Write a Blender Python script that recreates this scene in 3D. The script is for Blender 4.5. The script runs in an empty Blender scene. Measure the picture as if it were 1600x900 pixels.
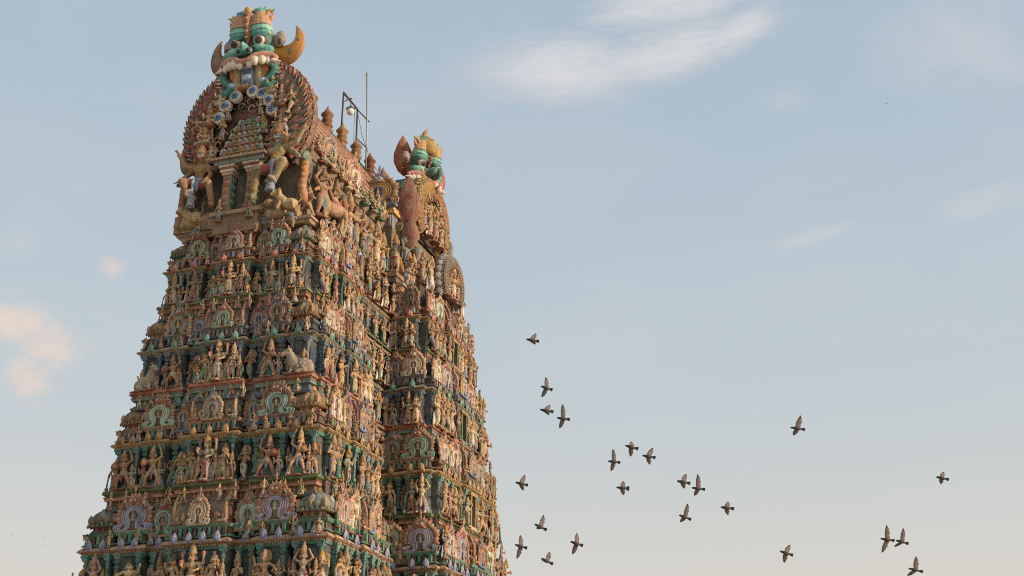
import bpy, math, random
import numpy as np
from mathutils import Vector, Matrix, Euler
random.seed(7)
rng = np.random.default_rng(7)
PI = math.pi
R_ = math.radians
S = bpy.context.scene
C = S.collection

# ---------------------------------------------------------------- camera
PITCH = R_(22.87)
CAM = Vector((0, 0, 1.6))
cam_d = bpy.data.cameras.new('camera'); cam = bpy.data.objects.new('camera', cam_d); C.objects.link(cam)
cam.location = CAM; cam.rotation_euler = (PI / 2 + PITCH, 0, 0)
cam_d.sensor_width = 36; cam_d.lens = 36 * 1861 / 1600; cam_d.clip_end = 20000
S.camera = cam
CR = Vector((1, 0, 0)); CF = Vector((0, math.cos(PITCH), math.sin(PITCH))); CU = Vector((0, -math.sin(PITCH), math.cos(PITCH)))
def sight(px, py):
    return (CF + CR * ((px - 800) / 1861) + CU * ((450 - py) / 1861))

# ---------------------------------------------------------------- colours
def c(h):
    h = h.lstrip('#'); o = []
    for i in (0, 2, 4):
        x = int(h[i:i + 2], 16) / 255
        o.append(x / 12.92 if x <= .04045 else ((x + .055) / 1.055) ** 2.4)
    return (*o, 0.0)
TAN = c('b3946e'); TAN2 = c('a28466'); OCH = c('aa8154'); BROWN = c('7c5f47'); DKBR = c('50402f'); PINK = c('c08272'); ROSE = c('b0685c')
PEACH = c('cf9f78'); CREAM = c('d3c2a4'); WHITE = c('d8d0c2'); TEAL = c('4a8478'); DTEAL = c('2f4d4f'); DBLUE = c('2c4450'); MINT = c('8cbfa6')
GREEN = c('4f8a5a'); MOSS = c('566b34'); DGREEN = c('24463c'); BLUE = c('5f80a8'); LBLUE = c('9aaec0'); NAVY = c('35466a'); LILAC = c('9d9ab0')
RED = c('9a3a2c'); ORANGE = c('cc6c34'); YELLOW = c('cf9a3c'); GREY = c('8a8378'); BLACK = c('191613'); RUST = c('9c5a42'); GOLD = c('b98530')
def mk(col): return (col[0], col[1], col[2], 1.0)
def MASK(v=1.0): return (v, v, v, 1.0)          # takes the object's own colour times v
def mul(col, f): return (col[0] * f, col[1] * f, col[2] * f, col[3])
def mixc(a, b, t): return tuple(a[i] * (1 - t) + b[i] * t for i in range(4))

# ---------------------------------------------------------------- materials
def stucco(name, rough=.88, dust=.42, bump=.55, gloss=.25, mlo=.58, mhi=1.34, soot=.6):
    m = bpy.data.materials.new(name); m.use_nodes = True
    nt = m.node_tree; N = nt.nodes; L = nt.links; N.clear()
    def nd(t, **k):
        n = N.new(t)
        for a, b in k.items(): setattr(n, a, b)
        return n
    out = nd('ShaderNodeOutputMaterial'); bs = nd('ShaderNodeBsdfPrincipled')
    L.new(bs.outputs[0], out.inputs[0])
    at = nd('ShaderNodeAttribute', attribute_name='Col'); oi = nd('ShaderNodeObjectInfo')
    sep = nd('ShaderNodeSeparateColor'); L.new(at.outputs['Color'], sep.inputs[0])
    sc = nd('ShaderNodeVectorMath', operation='SCALE'); L.new(oi.outputs['Color'], sc.inputs[0]); L.new(sep.outputs[0], sc.inputs['Scale'])
    def mix(fac, a, b, bt='MIX'):
        n = nd('ShaderNodeMix', data_type='RGBA', blend_type=bt)
        for k, v in ((0, fac), (6, a), (7, b)):
            if hasattr(v, 'is_output'): L.new(v, n.inputs[k])
            else: n.inputs[k].default_value = v
        return n.outputs[2]
    base = mix(at.outputs['Alpha'], at.outputs['Color'], sc.outputs[0])
    geo = nd('ShaderNodeNewGeometry')
    def noise(scale, detail=4, vec=None, rough=.6):
        n = nd('ShaderNodeTexNoise'); n.inputs['Scale'].default_value = scale; n.inputs['Detail'].default_value = detail; n.inputs['Roughness'].default_value = rough
        L.new(vec or geo.outputs['Position'], n.inputs['Vector']); return n.outputs[0]
    def ramp(v, a, b, lo=0., hi=1.):
        n = nd('ShaderNodeMapRange'); n.inputs[1].default_value = a; n.inputs[2].default_value = b; n.inputs[3].default_value = lo; n.inputs[4].default_value = hi
        L.new(v, n.inputs[0]); return n.outputs[0]
    st = nd('ShaderNodeVectorMath', operation='MULTIPLY'); st.inputs[1].default_value = (1, 1, .25); L.new(geo.outputs['Position'], st.inputs[0])
    fade = mix(.34, sc.outputs[0], (.42, .315, .225, 1))
    base = mix(at.outputs['Alpha'], at.outputs['Color'], fade)
    mot = ramp(noise(7.5, 5, rough=.75), .3, .7, mlo, mhi); mo = nd('ShaderNodeVectorMath', operation='SCALE'); L.new(base, mo.inputs[0]); L.new(mot, mo.inputs['Scale']); base = mo.outputs[0]
    # faded, dusty paint
    col = mix(ramp(noise(1.1, 6), .38, .68, 0, dust), base, (.35, .265, .20, 1))
    col = mix(ramp(noise(5.5, 5, rough=.7), .45, .75, 0, dust * .9), col, (.40, .325, .255, 1))
    # vertical rain streaks and soot
    d = ramp(noise(2.6, 6, st.outputs[0], .7), .50, .70, 0, soot)
    col = mix(d, col, (.045, .041, .038, 1))
    rv = nd('ShaderNodeHueSaturation'); L.new(col, rv.inputs['Color']); L.new(ramp(oi.outputs['Random'], 0, 1, .72, 1.04), rv.inputs['Value']); rv.inputs['Saturation'].default_value = 1.0
    L.new(ramp(oi.outputs['Random'], 0, 1, .488, .512), rv.inputs['Hue'])
    L.new(rv.outputs[0], bs.inputs['Base Color'])
    bs.inputs['Roughness'].default_value = rough; bs.inputs['Specular IOR Level'].default_value = gloss
    vo = nd('ShaderNodeTexVoronoi', feature='SMOOTH_F1'); vo.inputs['Scale'].default_value = 6.; L.new(geo.outputs['Position'], vo.inputs['Vector'])
    b1 = nd('ShaderNodeBump'); b1.inputs['Strength'].default_value = bump; b1.inputs['Distance'].default_value = .07
    a = nd('ShaderNodeMath', operation='MULTIPLY_ADD'); L.new(noise(14, 4, rough=.7), a.inputs[0]); a.inputs[1].default_value = .5; L.new(noise(4.5, 4), a.inputs[2])
    a2 = nd('ShaderNodeMath', operation='MULTIPLY_ADD'); L.new(vo.outputs['Distance'], a2.inputs[0]); a2.inputs[1].default_value = -.9; L.new(a.outputs[0], a2.inputs[2]); L.new(a2.outputs[0], b1.inputs['Height']); L.new(b1.outputs[0], bs.inputs['Normal'])
    return m
M = stucco('painted_stucco'); MC = stucco('fresh_paint', .55, .14, .3, .4, .86, 1.3, .28)
def simple(name, col, rough=.5, metal=0., spec=.4):
    m = bpy.data.materials.new(name); m.use_nodes = True; nt = m.node_tree; b = nt.nodes['Principled BSDF']
    n = nt.nodes.new('ShaderNodeTexNoise'); n.inputs['Scale'].default_value = 7; n.inputs['Detail'].default_value = 5
    g = nt.nodes.new('ShaderNodeNewGeometry'); nt.links.new(g.outputs['Position'], n.inputs['Vector'])
    mx = nt.nodes.new('ShaderNodeMix'); mx.data_type = 'RGBA'
    mx.inputs[6].default_value = (col[0] * .7, col[1] * .7, col[2] * .7, 1); mx.inputs[7].default_value = (col[0] * 1.2, col[1] * 1.2, col[2] * 1.2, 1)
    nt.links.new(n.outputs[0], mx.inputs[0]); nt.links.new(mx.outputs[2], b.inputs['Base Color'])
    b.inputs['Roughness'].default_value = rough; b.inputs['Metallic'].default_value = metal; b.inputs['Specular IOR Level'].default_value = spec
    return m
def plumage():
    m = bpy.data.materials.new('plumage'); m.use_nodes = True; nt = m.node_tree; b = nt.nodes['Principled BSDF']
    a = nt.nodes.new('ShaderNodeAttribute'); a.attribute_name = 'Col'
    n = nt.nodes.new('ShaderNodeTexNoise'); n.inputs['Scale'].default_value = 40
    tc = nt.nodes.new('ShaderNodeTexCoord'); nt.links.new(tc.outputs['Object'], n.inputs['Vector'])
    mr = nt.nodes.new('ShaderNodeMapRange'); mr.inputs[3].default_value = .75; mr.inputs[4].default_value = 1.2; nt.links.new(n.outputs[0], mr.inputs[0])
    s = nt.nodes.new('ShaderNodeVectorMath'); s.operation = 'SCALE'; nt.links.new(a.outputs['Color'], s.inputs[0]); nt.links.new(mr.outputs[0], s.inputs['Scale'])
    nt.links.new(s.outputs[0], b.inputs['Base Color']); b.inputs['Roughness'].default_value = .7; b.inputs['Specular IOR Level'].default_value = .2
    return m

# ---------------------------------------------------------------- mesh kit
class MB:
    def __init__(s): s.V = []; s.F = []; s.K = []; s.n = 0
    def add(s, V, F, col, X=None):
        V = np.asarray(V, float)
        if X is not None:
            X = np.asarray(X); V = V @ X[:3, :3].T + X[:3, 3]
        s.V.append(V); s.F += [tuple(i + s.n for i in f) for f in F]; s.n += len(V)
        K = np.asarray(col, float)
        if K.ndim == 1: K = np.tile(K, (len(V), 1))
        s.K.append(K); return s
    def mesh(s, name, smooth=True, mat=None):
        me = bpy.data.meshes.new(name)
        V = np.concatenate(s.V); me.from_pydata(V.tolist(), [], s.F)
        at = me.color_attributes.new('Col', 'FLOAT_COLOR', 'POINT'); at.data.foreach_set('color', np.concatenate(s.K).astype(np.float32).ravel())
        me.materials.append(mat or M)
        if smooth: me.shade_smooth()
        me.update(); return me
def xf(loc=(0, 0, 0), rot=(0, 0, 0), sc=(1, 1, 1)):
    return np.array(Matrix.LocRotScale(Vector(loc), Euler(rot), Vector(sc)))
def box(x0, x1, y0, y1, z0, z1, i=0., o=0.):     # i: inset of the top, o: inset of the bottom
    V = [(x0 + o, y0 + o, z0), (x1 - o, y0 + o, z0), (x1 - o, y1 - o, z0), (x0 + o, y1 - o, z0),
         (x0 + i, y0 + i, z1), (x1 - i, y0 + i, z1), (x1 - i, y1 - i, z1), (x0 + i, y1 - i, z1)]
    return V, [(3, 2, 1, 0), (4, 5, 6, 7), (0, 1, 5, 4), (1, 2, 6, 5), (2, 3, 7, 6), (3, 0, 4, 7)]
def addbox(b, x0, x1, y0, y1, z0, z1, col, i=0., o=0., X=None):
    V, F = box(x0, x1, y0, y1, z0, z1, i, o); V = np.array(V)      # flat faces: split the corners
    VV = []; FF = []
    for f in F: FF.append(tuple(range(len(VV), len(VV) + 4))); VV += [V[k] for k in f]
    b.add(VV, FF, col, X)
def lathe(prof, n=16, e=2.0, ang=None):
    V = []; F = []
    a = np.linspace(0, 2 * PI, n, endpoint=False) + (PI / n if e > 2 else 0)
    ca, sa = np.cos(a), np.sin(a)
    k = (np.abs(ca) ** e + np.abs(sa) ** e) ** (-1 / e)
    for r, z in prof:
        for x, y in zip(ca * k * r, sa * k * r): V.append((x, y, z))
    m = len(prof)
    for j in range(m - 1):
        for i in range(n):
            F.append((j * n + i, j * n + (i + 1) % n, (j + 1) * n + (i + 1) % n, (j + 1) * n + i))
    F.append(tuple(range(n))[::-1]); F.append(tuple((m - 1) * n + i for i in range(n)))
    return V, F
def ell(ce, r, rot=(0, 0, 0), nu=12, nv=8):
    prof = [(max(1e-3, math.sin(t)), -math.cos(t)) for t in np.linspace(0.03, PI - .03, nv)]
    V, F = lathe(prof, nu); X = xf(ce, rot, r)
    return np.asarray(V) @ X[:3, :3].T + X[:3, 3], F
def tube(P, rad, n=8, flat=None, up=(0, -1, 0)):
    """sweep along P; flat = (across factor, factor along up)"""
    P = np.asarray(P, float); rad = np.broadcast_to(np.asarray(rad, float), (len(P),))
    up = np.asarray(up, float); V = []; F = []
    T = np.gradient(P, axis=0); T /= np.linalg.norm(T, axis=1)[:, None] + 1e-9
    fa, fb = flat or (1, 1)
    for p, t, r in zip(P, T, rad):
        u = up if abs(t @ up) < .95 else np.array((1., 0, 0))
        a = np.cross(t, u); a /= np.linalg.norm(a) + 1e-9; b = np.cross(a, t)
        for k in range(n):
            q = 2 * PI * k / n
            V.append(p + a * math.cos(q) * r * fa + b * math.sin(q) * r * fb)
    m = len(P)
    for j in range(m - 1):
        for i in range(n): F.append((j * n + i, j * n + (i + 1) % n, (j + 1) * n + (i + 1) % n, (j + 1) * n + i))
    F.append(tuple(range(n))[::-1]); F.append(tuple((m - 1) * n + i for i in range(n)))
    return V, F
def capsule(a, b, ra, rb, n=10):
    a = np.asarray(a, float); b = np.asarray(b, float); d = b - a; L = np.linalg.norm(d) + 1e-9; d /= L
    P = []; r = []
    for t in (1, .8, .45): P.append(a - d * ra * t); r.append(ra * math.sqrt(max(0.003, 1 - t * t)))
    P.append(a); r.append(ra); P.append(b); r.append(rb)
    for t in (.45, .8, 1): P.append(b + d * rb * t); r.append(rb * math.sqrt(max(.003, 1 - t * t)))
    up = (0, -1, 0) if abs(d[1]) < .9 else (1, 0, 0)
    return tube(P, r, n, None, up)

class Sculpt:
    """overlapping volumes fused into ONE continuous skin, then painted by the nearest volume"""
    def __init__(s): s.p = []
    def cap(s, a, b, ra, rb, col, bias=0.): s.p.append(('c', np.array(a, float), np.array(b, float), ra, rb, col, bias)); return s
    def path(s, P, R, col, bias=0.):
        for i in range(len(P) - 1): s.cap(P[i], P[i + 1], R[i], R[i + 1], col, bias)
        return s
    def ell(s, ce, r, col, rot=(0, 0, 0), bias=0.): s.p.append(('e', np.array(ce, float), np.array(r, float), np.array(Euler(rot).to_matrix()), None, col, bias)); return s
    def sph(s, ce, r, col, bias=0.): return s.ell(ce, (r, r, r), col, (0, 0, 0), bias)
    def box(s, ce, h, col, rot=(0, 0, 0), bias=0.): s.p.append(('b', np.array(ce, float), np.array(h, float), np.array(Euler(rot).to_matrix()), None, col, bias)); return s
    def mirror(s, i0):
        for q in list(s.p[i0:]):
            if q[0] == 'c': s.p.append(('c', q[1] * (-1, 1, 1), q[2] * (-1, 1, 1), *q[3:]))
            else:
                Mx = np.diag((-1., 1, 1)); s.p.append((q[0], q[1] * (-1, 1, 1), q[2], Mx @ q[3] @ Mx, *q[4:]))
        return s
    def mesh(s, name, voxel, mat=None):
        b = MB()
        for q in s.p:
            if q[0] == 'c': V, F = capsule(q[1], q[2], q[3], q[4])
            elif q[0] == 'e':
                V, F = ell((0, 0, 0), q[2]); V = np.asarray(V) @ q[3].T + q[1]
            else:
                h = q[2]; V, F = box(-h[0], h[0], -h[1], h[1], -h[2], h[2]); V = np.asarray(V) @ q[3].T + q[1]
            b.add(V, F, (0, 0, 0, 0))
        me0 = b.mesh('tmp'); ob = bpy.data.objects.new('tmp', me0); C.objects.link(ob)
        md = ob.modifiers.new('r', 'REMESH'); md.mode = 'VOXEL'; md.voxel_size = voxel
        sm = ob.modifiers.new('s', 'SMOOTH'); sm.factor = .5; sm.iterations = 1
        dg = bpy.context.evaluated_depsgraph_get(); me = bpy.data.meshes.new_from_object(ob.evaluated_get(dg)); me.name = name
        bpy.data.objects.remove(ob); bpy.data.meshes.remove(me0)
        n = len(me.vertices); co = np.empty(n * 3, np.float32); me.vertices.foreach_get('co', co); co = co.reshape(-1, 3).astype(float)
        best = np.full(n, 1e9); K = np.zeros((n, 4))
        for q in s.p:
            if q[0] == 'c':
                ab = q[2] - q[1]; t = np.clip(((co - q[1]) @ ab) / (ab @ ab + 1e-9), 0, 1)
                d = np.linalg.norm(co - q[1] - t[:, None] * ab, axis=1) - (q[3] + (q[4] - q[3]) * t)
            elif q[0] == 'e':
                l = (co - q[1]) @ q[3]; d = (np.linalg.norm(l / q[2], axis=1) - 1) * q[2].min()
            else:
                l = np.abs((co - q[1]) @ q[3]) - q[2]; d = np.linalg.norm(np.maximum(l, 0), axis=1) + np.minimum(l.max(1), 0)
            d = np.abs(d) - q[6]; w = d < best; best[w] = d[w]
            K[w] = q[5](co[w]) if callable(q[5]) else q[5]
        for a in [x for x in me.color_attributes]: me.color_attributes.remove(a)
        at = me.color_attributes.new('Col', 'FLOAT_COLOR', 'POINT'); at.data.foreach_set('color', K.astype(np.float32).ravel())
        me.materials.clear(); me.materials.append(mat or M); me.shade_smooth(); return me

# ---------------------------------------------------------------- objects
def tag(o, label=None, cat=None, group=None, kind=None):
    for k, v in (('label', label), ('category', cat), ('group', group), ('kind', kind)):
        if v: o[k] = v
    return o
def put(name, me, parent=None, loc=(0, 0, 0), rz=0., sc=1., col=None, rx=0., ry=0.):
    o = bpy.data.objects.new(name, me); C.objects.link(o); o.parent = parent
    o.location = loc; o.rotation_euler = (rx, ry, rz); o.scale = sc if hasattr(sc, '__len__') else (sc, sc, sc)
    if col is not None: o.color = (col[0], col[1], col[2], 1)
    return o
def empty(name, loc=(0, 0, 0), rz=0., parent=None):
    o = bpy.data.objects.new(name, None); C.objects.link(o); o.location = loc; o.rotation_euler = (0, 0, rz); o.parent = parent; return o

# ================================================================= statues
GARB = [c('d3c6b0'), c('b87a6c'), c('cf9c48'), c('5a8a66'), c('66789a'), c('aa5a44'), c('cf9c8c'), c('78a096'), c('d8ccb8'), c('c8a070'), c('c49a6a'), c('d6b890'), c('cfa878')]
SKIN = [c('c4a27a'), c('b8966c'), c('ae8e6e'), c('ccb08e'), c('9c9a80'), c('bc9474')]
def stripes(f=9., lo=.55):
    return lambda P: np.stack([np.where(np.sin(P[:, 2] * f * 2 * PI) > -.25, 1., lo)] * 3 + [np.ones(len(P))], 1)
def head(s, x, y, z, skin, crown, sc=1., hat=TAN, turn=0.):
    sc *= 1.13
    s.cap((x, y, z - .22 * sc), (x, y, z), .07 * sc, .08 * sc, skin)
    s.ell((x, y, z), (.135 * sc, .14 * sc, .165 * sc), skin)
    s.ell((x + turn * .06, y - .14 * sc, z - .02 * sc), (.025 * sc, .04 * sc, .045 * sc), skin)
    for k in (-1, 1):
        s.ell((x + (k * .055 + turn * .05) * sc, y - .125 * sc, z + .025 * sc), (.03 * sc, .025 * sc, .018 * sc), BLACK, bias=.01)
        s.ell((x + k * .155 * sc, y + .01, z - .05 * sc), (.045 * sc, .05 * sc, .085 * sc), hat)
    s.ell((x + turn * .05, y - .13 * sc, z - .085 * sc), (.04 * sc, .02 * sc, .014 * sc), RED, bias=.006)
    if crown == 'tall':
        s.cap((x, y, z + .11 * sc), (x, y, z + .3 * sc), .15 * sc, .12 * sc, hat)
        s.ell((x, y, z + .13 * sc), (.175 * sc, .175 * sc, .05 * sc), GOLD)
        s.cap((x, y, z + .3 * sc), (x, y, z + .52 * sc), .10 * sc, .05 * sc, hat)
        s.sph((x, y, z + .36 * sc), .115 * sc, hat); s.sph((x, y, z + .58 * sc), .05 * sc, GOLD)
    elif crown == 'bun':
        s.ell((x, y + .03, z + .1 * sc), (.155 * sc, .16 * sc, .12 * sc), DKBR); s.sph((x + .05, y + .02, z + .27 * sc), .09 * sc, DKBR)
    elif crown == 'cone':
        s.cap((x, y, z + .1 * sc), (x, y, z + .3 * sc), .15 * sc, .07 * sc, hat); s.ell((x, y, z + .12 * sc), (.175 * sc, .175 * sc, .045 * sc), GOLD); s.sph((x, y, z + .38 * sc), .06 * sc, hat)
    elif crown == 'fan':
        s.cap((x, y, z + .1 * sc), (x, y, z + .36 * sc), .14 * sc, .07 * sc, hat); s.ell((x, y + .12, z + .1 * sc), (.32 * sc, .04, .34 * sc), OCH)
def torso(s, skin, sh=0., lean=0., w=1., belly=0.):
    """hips at sh, shoulders at lean"""
    s.ell((sh, 0, .95), (.2 * w, .16, .17), MASK(.9)); s.ell((sh * .6, -.01 - belly * .3, 1.1), (.145 * w + belly, .125 + belly, .16), skin)
    s.ell((lean, 0, 1.33), (.225 * w, .15, .2), skin); s.cap((lean - .19 * w, 0, 1.42), (lean + .19 * w, 0, 1.42), .085, .085, skin)
    s.ell((sh * .8, -.01, 1.03), (.2 * w, .165, .04), GOLD)
    for k in range(7):
        a = -1.1 + k * .367
        s.sph((lean + .15 * math.sin(a), -.14 + .05 * abs(math.sin(a)), 1.33 - .07 * math.cos(a)), .03, GOLD)
def leg(s, hip, knee, foot, col, skin, long=True):
    s.cap(hip, knee, .135, .1, col); s.cap(knee, foot, .095, .065, col if long else skin)
    s.ell((foot[0], foot[1] - .09, foot[2] - .01), (.07, .15, .055), skin); s.ell((foot[0], foot[1], foot[2] + .06), (.085, .085, .03), GOLD)
def arm(s, sh, el, ha, skin, item=None):
    s.cap(sh, el, .082, .068, skin); s.cap(el, ha, .066, .05, skin)
    d = np.array(ha, float) - np.array(el, float); d /= np.linalg.norm(d) + 1e-9; h = np.array(ha, float)
    s.ell(tuple(h + d * .06), (.06, .06, .07), skin)
    for k in (-1, 0, 1): s.cap(h + d * .08, h + d * .16 + np.array((k * .035, -.02, 0)), .022, .018, skin)
    s.ell(tuple(np.array(sh) * .45 + np.array(el) * .55), (.09, .09, .035), GOLD); s.ell(tuple(h), (.068, .068, .03), GOLD)
    if item == 'sword': s.cap(h - d * .1, h + np.array((.16, 0, .34)) + d * .1, .045, .03, TAN2)
    elif item == 'club': s.cap(h + (0, -.03, .15), (h[0] * 1.12, h[1] - .04, .14), .045, .06, TEAL); s.sph((h[0] * 1.12, h[1] - .04, .16), .12, TEAL)
    elif item == 'disc': s.ell(tuple(h + (0, 0, .2)), (.13, .04, .13), BLUE); s.sph(tuple(h + (0, -.04, .2)), .05, ORANGE)
    elif item == 'lotus': s.ell(tuple(h + (0, -.02, .15)), (.09, .09, .1), ROSE); s.cap(h, h + (0, 0, .1), .03, .03, GREEN)
    elif item == 'shield': s.ell(tuple(h + (0, -.08, 0)), (.2, .05, .22), RUST); s.ell(tuple(h + (0, -.13, 0)), (.08, .03, .09), GOLD)
    elif item == 'spear': s.cap((h[0], h[1] - .04, .08), (h[0], h[1] - .04, 1.75), .035, .03, BROWN); s.ell((h[0], h[1] - .04, 1.8), (.07, .04, .13), TAN)
    elif item == 'flute': s.cap(h + (-.25, -.02, .04), h + (.45, -.02, -.02), .03, .03, GREEN)
    elif item == 'bow': s.path([h + (.0, -.03, -.6), h + (.12, -.03, -.25), h + (.14, -.03, 0), h + (.12, -.03, .3), h + (0, -.03, .65)], [.02, .035, .04, .035, .02], RUST)
def stand(kind, skin, crown, hat, drape, back):
    s = Sculpt(); G = stripes()
    G2 = MASK(1.)
    if back is not None:      # flaring cloth and the stucco rib the figure leans on
        s.ell((0, .12, .55), (.36, .05, .52), back); s.ell((-.3, .1, .35), (.13, .06, .34), back, (0, .35, 0)); s.ell((.3, .1, .35), (.13, .06, .34), back, (0, -.35, 0))
    s.ell((0, 0, .015), (.36, .26, .06), RUST)
    def long_legs(sh=0., w=.13, bend=0.):
        leg(s, (sh - .1, 0, .9), (-w + sh * .5, -.04, .5), (-w, .02, .1), G, skin); leg(s, (sh + .1, 0, .9), (w + sh * .5 + bend, -.05, .5), (w, .02, .1), G, skin)
        s.ell((sh * .5, -.11, .6), (.07, .05, .34), drape); s.ell((sh * .4, -.12, .84), (.2, .08, .07), drape)
    if kind == 'deity4':
        long_legs(); torso(s, skin)
        for k in (-1, 1):
            arm(s, (k * .24, 0, 1.43), (k * .42, -.02, 1.22), (k * .34, -.24, 1.32 if k < 0 else 1.08), skin, 'lotus' if k < 0 else None)
            arm(s, (k * .24, .04, 1.43), (k * .47, .06, 1.42), (k * .5, 0, 1.72), skin, 'disc' if k < 0 else 'lotus')
        head(s, 0, -.02, 1.7, skin, crown, 1, hat)
    elif kind == 'bend':
        long_legs(.09, .13, .06); torso(s, skin, .09, -.04, .9)
        for k in (-1, 1): s.sph((-.04 + k * .09, -.13, 1.3), .085, skin)
        arm(s, (-.27, 0, 1.43), (-.36, -.02, 1.18), (-.3, -.18, 1.42), skin, 'lotus'); arm(s, (.2, 0, 1.42), (.36, .02, 1.12), (.42, -.04, .78), skin)
        head(s, -.02, -.03, 1.68, skin, crown, 1, hat, .3)
    elif kind == 'warrior':
        leg(s, (-.1, 0, .9), (-.34, -.12, .56), (-.5, .02, .1), skin, skin, False); leg(s, (.1, 0, .9), (.3, -.1, .54), (.42, .04, .1), skin, skin, False)
        s.ell((0, -.02, .86), (.25, .18, .18), G2); s.ell((0, -.13, .62), (.08, .05, .26), drape); torso(s, skin, 0, .06)
        arm(s, (-.18, 0, 1.44), (-.44, -.02, 1.6), (-.36, -.05, 1.92), skin, 'sword'); arm(s, (.3, 0, 1.42), (.5, -.05, 1.2), (.42, -.22, 1.24), skin, 'shield')
        head(s, .08, -.04, 1.7, skin, crown, 1, hat, -.5)
    elif kind == 'dancer':
        leg(s, (-.1, 0, .88), (-.38, -.16, .62), (-.22, -.02, .12), G, skin); leg(s, (.1, 0, .88), (.4, -.14, .74), (.3, -.1, .36), G, skin)
        s.ell((0, -.12, .6), (.08, .05, .3), drape); torso(s, skin, 0, -.05)
        arm(s, (-.28, 0, 1.43), (-.52, -.02, 1.36), (-.6, -.06, 1.68), skin); arm(s, (.2, 0, 1.43), (.46, -.03, 1.3), (.62, -.1, 1.12), skin)
        head(s, -.06, -.04, 1.68, skin, crown, 1, hat, .5)
    elif kind == 'club':
        long_legs(-.04); torso(s, skin)
        arm(s, (-.25, 0, 1.43), (-.42, -.02, 1.18), (-.38, -.12, .92), skin, 'club'); arm(s, (.25, 0, 1.43), (.46, -.04, 1.3), (.44, -.14, 1.62), skin)
        head(s, 0, -.02, 1.7, skin, crown, 1, hat)
    elif kind == 'pray':
        long_legs(); torso(s, skin, 0, 0, .92)
        arm(s, (-.24, 0, 1.42), (-.33, -.08, 1.16), (-.05, -.26, 1.34), skin); arm(s, (.24, 0, 1.42), (.33, -.08, 1.16), (.05, -.26, 1.34), skin)
        head(s, 0, -.03, 1.69, skin, crown, 1, hat)
    elif kind == 'flute':
        leg(s, (-.06, 0, .9), (-.08, -.04, .5), (-.08, .02, .1), G, skin); leg(s, (.12, 0, .9), (.02, -.14, .52), (-.22, -.12, .14), G, skin)
        s.ell((.0, -.15, .66), (.07, .05, .28), drape); torso(s, skin, .07, -.02)
        arm(s, (-.25, 0, 1.42), (-.38, -.06, 1.24), (-.16, -.24, 1.5), skin, 'flute'); arm(s, (.22, 0, 1.42), (.42, -.06, 1.28), (.16, -.22, 1.5), skin)
        head(s, 0, -.03, 1.69, skin, crown, 1, hat, -.2)
    elif kind == 'armsup':
        leg(s, (-.1, 0, .9), (-.2, -.06, .5), (-.22, .02, .1), G, skin); leg(s, (.1, 0, .9), (.26, -.08, .52), (.26, .02, .1), G, skin)
        s.ell((0, -.12, .62), (.1, .05, .3), drape); torso(s, skin)
        arm(s, (-.25, 0, 1.43), (-.46, -.02, 1.56), (-.28, -.04, 1.88), skin); arm(s, (.25, 0, 1.43), (.46, -.02, 1.56), (.3, -.04, 1.88), skin)
        head(s, 0, -.03, 1.69, skin, crown, 1, hat)
    elif kind == 'spear':
        leg(s, (-.1, 0, .9), (-.2, -.04, .5), (-.26, .02, .1), skin, skin, False); leg(s, (.1, 0, .9), (.18, -.08, .5), (.2, .02, .1), skin, skin, False)
        s.ell((0, -.02, .86), (.24, .17, .2), G2); s.ell((0, -.12, .62), (.09, .05, .28), drape); torso(s, skin)
        arm(s, (-.25, 0, 1.43), (-.46, -.06, 1.3), (-.5, -.16, 1.5), skin, 'spear'); arm(s, (.25, 0, 1.43), (.4, .02, 1.18), (.24, -.14, 1.0), skin)
        head(s, 0, -.02, 1.7, skin, crown, 1, hat, .3)
    elif kind == 'archer':
        leg(s, (-.1, 0, .9), (-.32, -.1, .56), (-.46, .02, .1), skin, skin, False); leg(s, (.1, 0, .9), (.26, -.04, .5), (.46, .06, .1), skin, skin, False)
        s.ell((0, -.02, .88), (.24, .17, .17), G2); torso(s, skin, 0, 0)
        arm(s, (-.25, 0, 1.43), (-.52, -.06, 1.4), (-.72, -.12, 1.4), skin, 'bow'); arm(s, (.25, 0, 1.43), (.54, -.02, 1.42), (.32, -.16, 1.46), skin)
        head(s, -.02, -.03, 1.7, skin, crown, 1, hat, -.6)
    return s
def seated(skin, crown, hat, back):
    s = Sculpt()
    s.ell((0, .04, .1), (.46, .34, .12), back); s.ell((0, .16, .62), (.34, .06, .5), back)
    for k in (-1, 1):
        s.cap((k * .12, 0, .3), (k * .4, -.22, .28), .13, .1, MASK(1)); s.cap((k * .4, -.22, .26), (-k * .08, -.34, .22), .085, .06, MASK(.8))
    s.ell((0, 0, .32), (.24, .2, .17), MASK(.9)); s.ell((0, -.01, .52), (.17, .14, .17), skin); s.ell((0, 0, .74), (.21, .14, .18), skin)
    s.cap((-.18, 0, .82), (.18, 0, .82), .08, .08, skin)
    arm(s, (-.24, 0, .82), (-.38, -.06, .6), (-.26, -.28, .66), skin, 'lotus'); arm(s, (.24, 0, .82), (.4, -.04, .6), (.36, -.22, .4), skin)
    head(s, 0, -.02, 1.08, skin, crown, 1, hat)
    return s
ST = []          # (part name, mesh)
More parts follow.
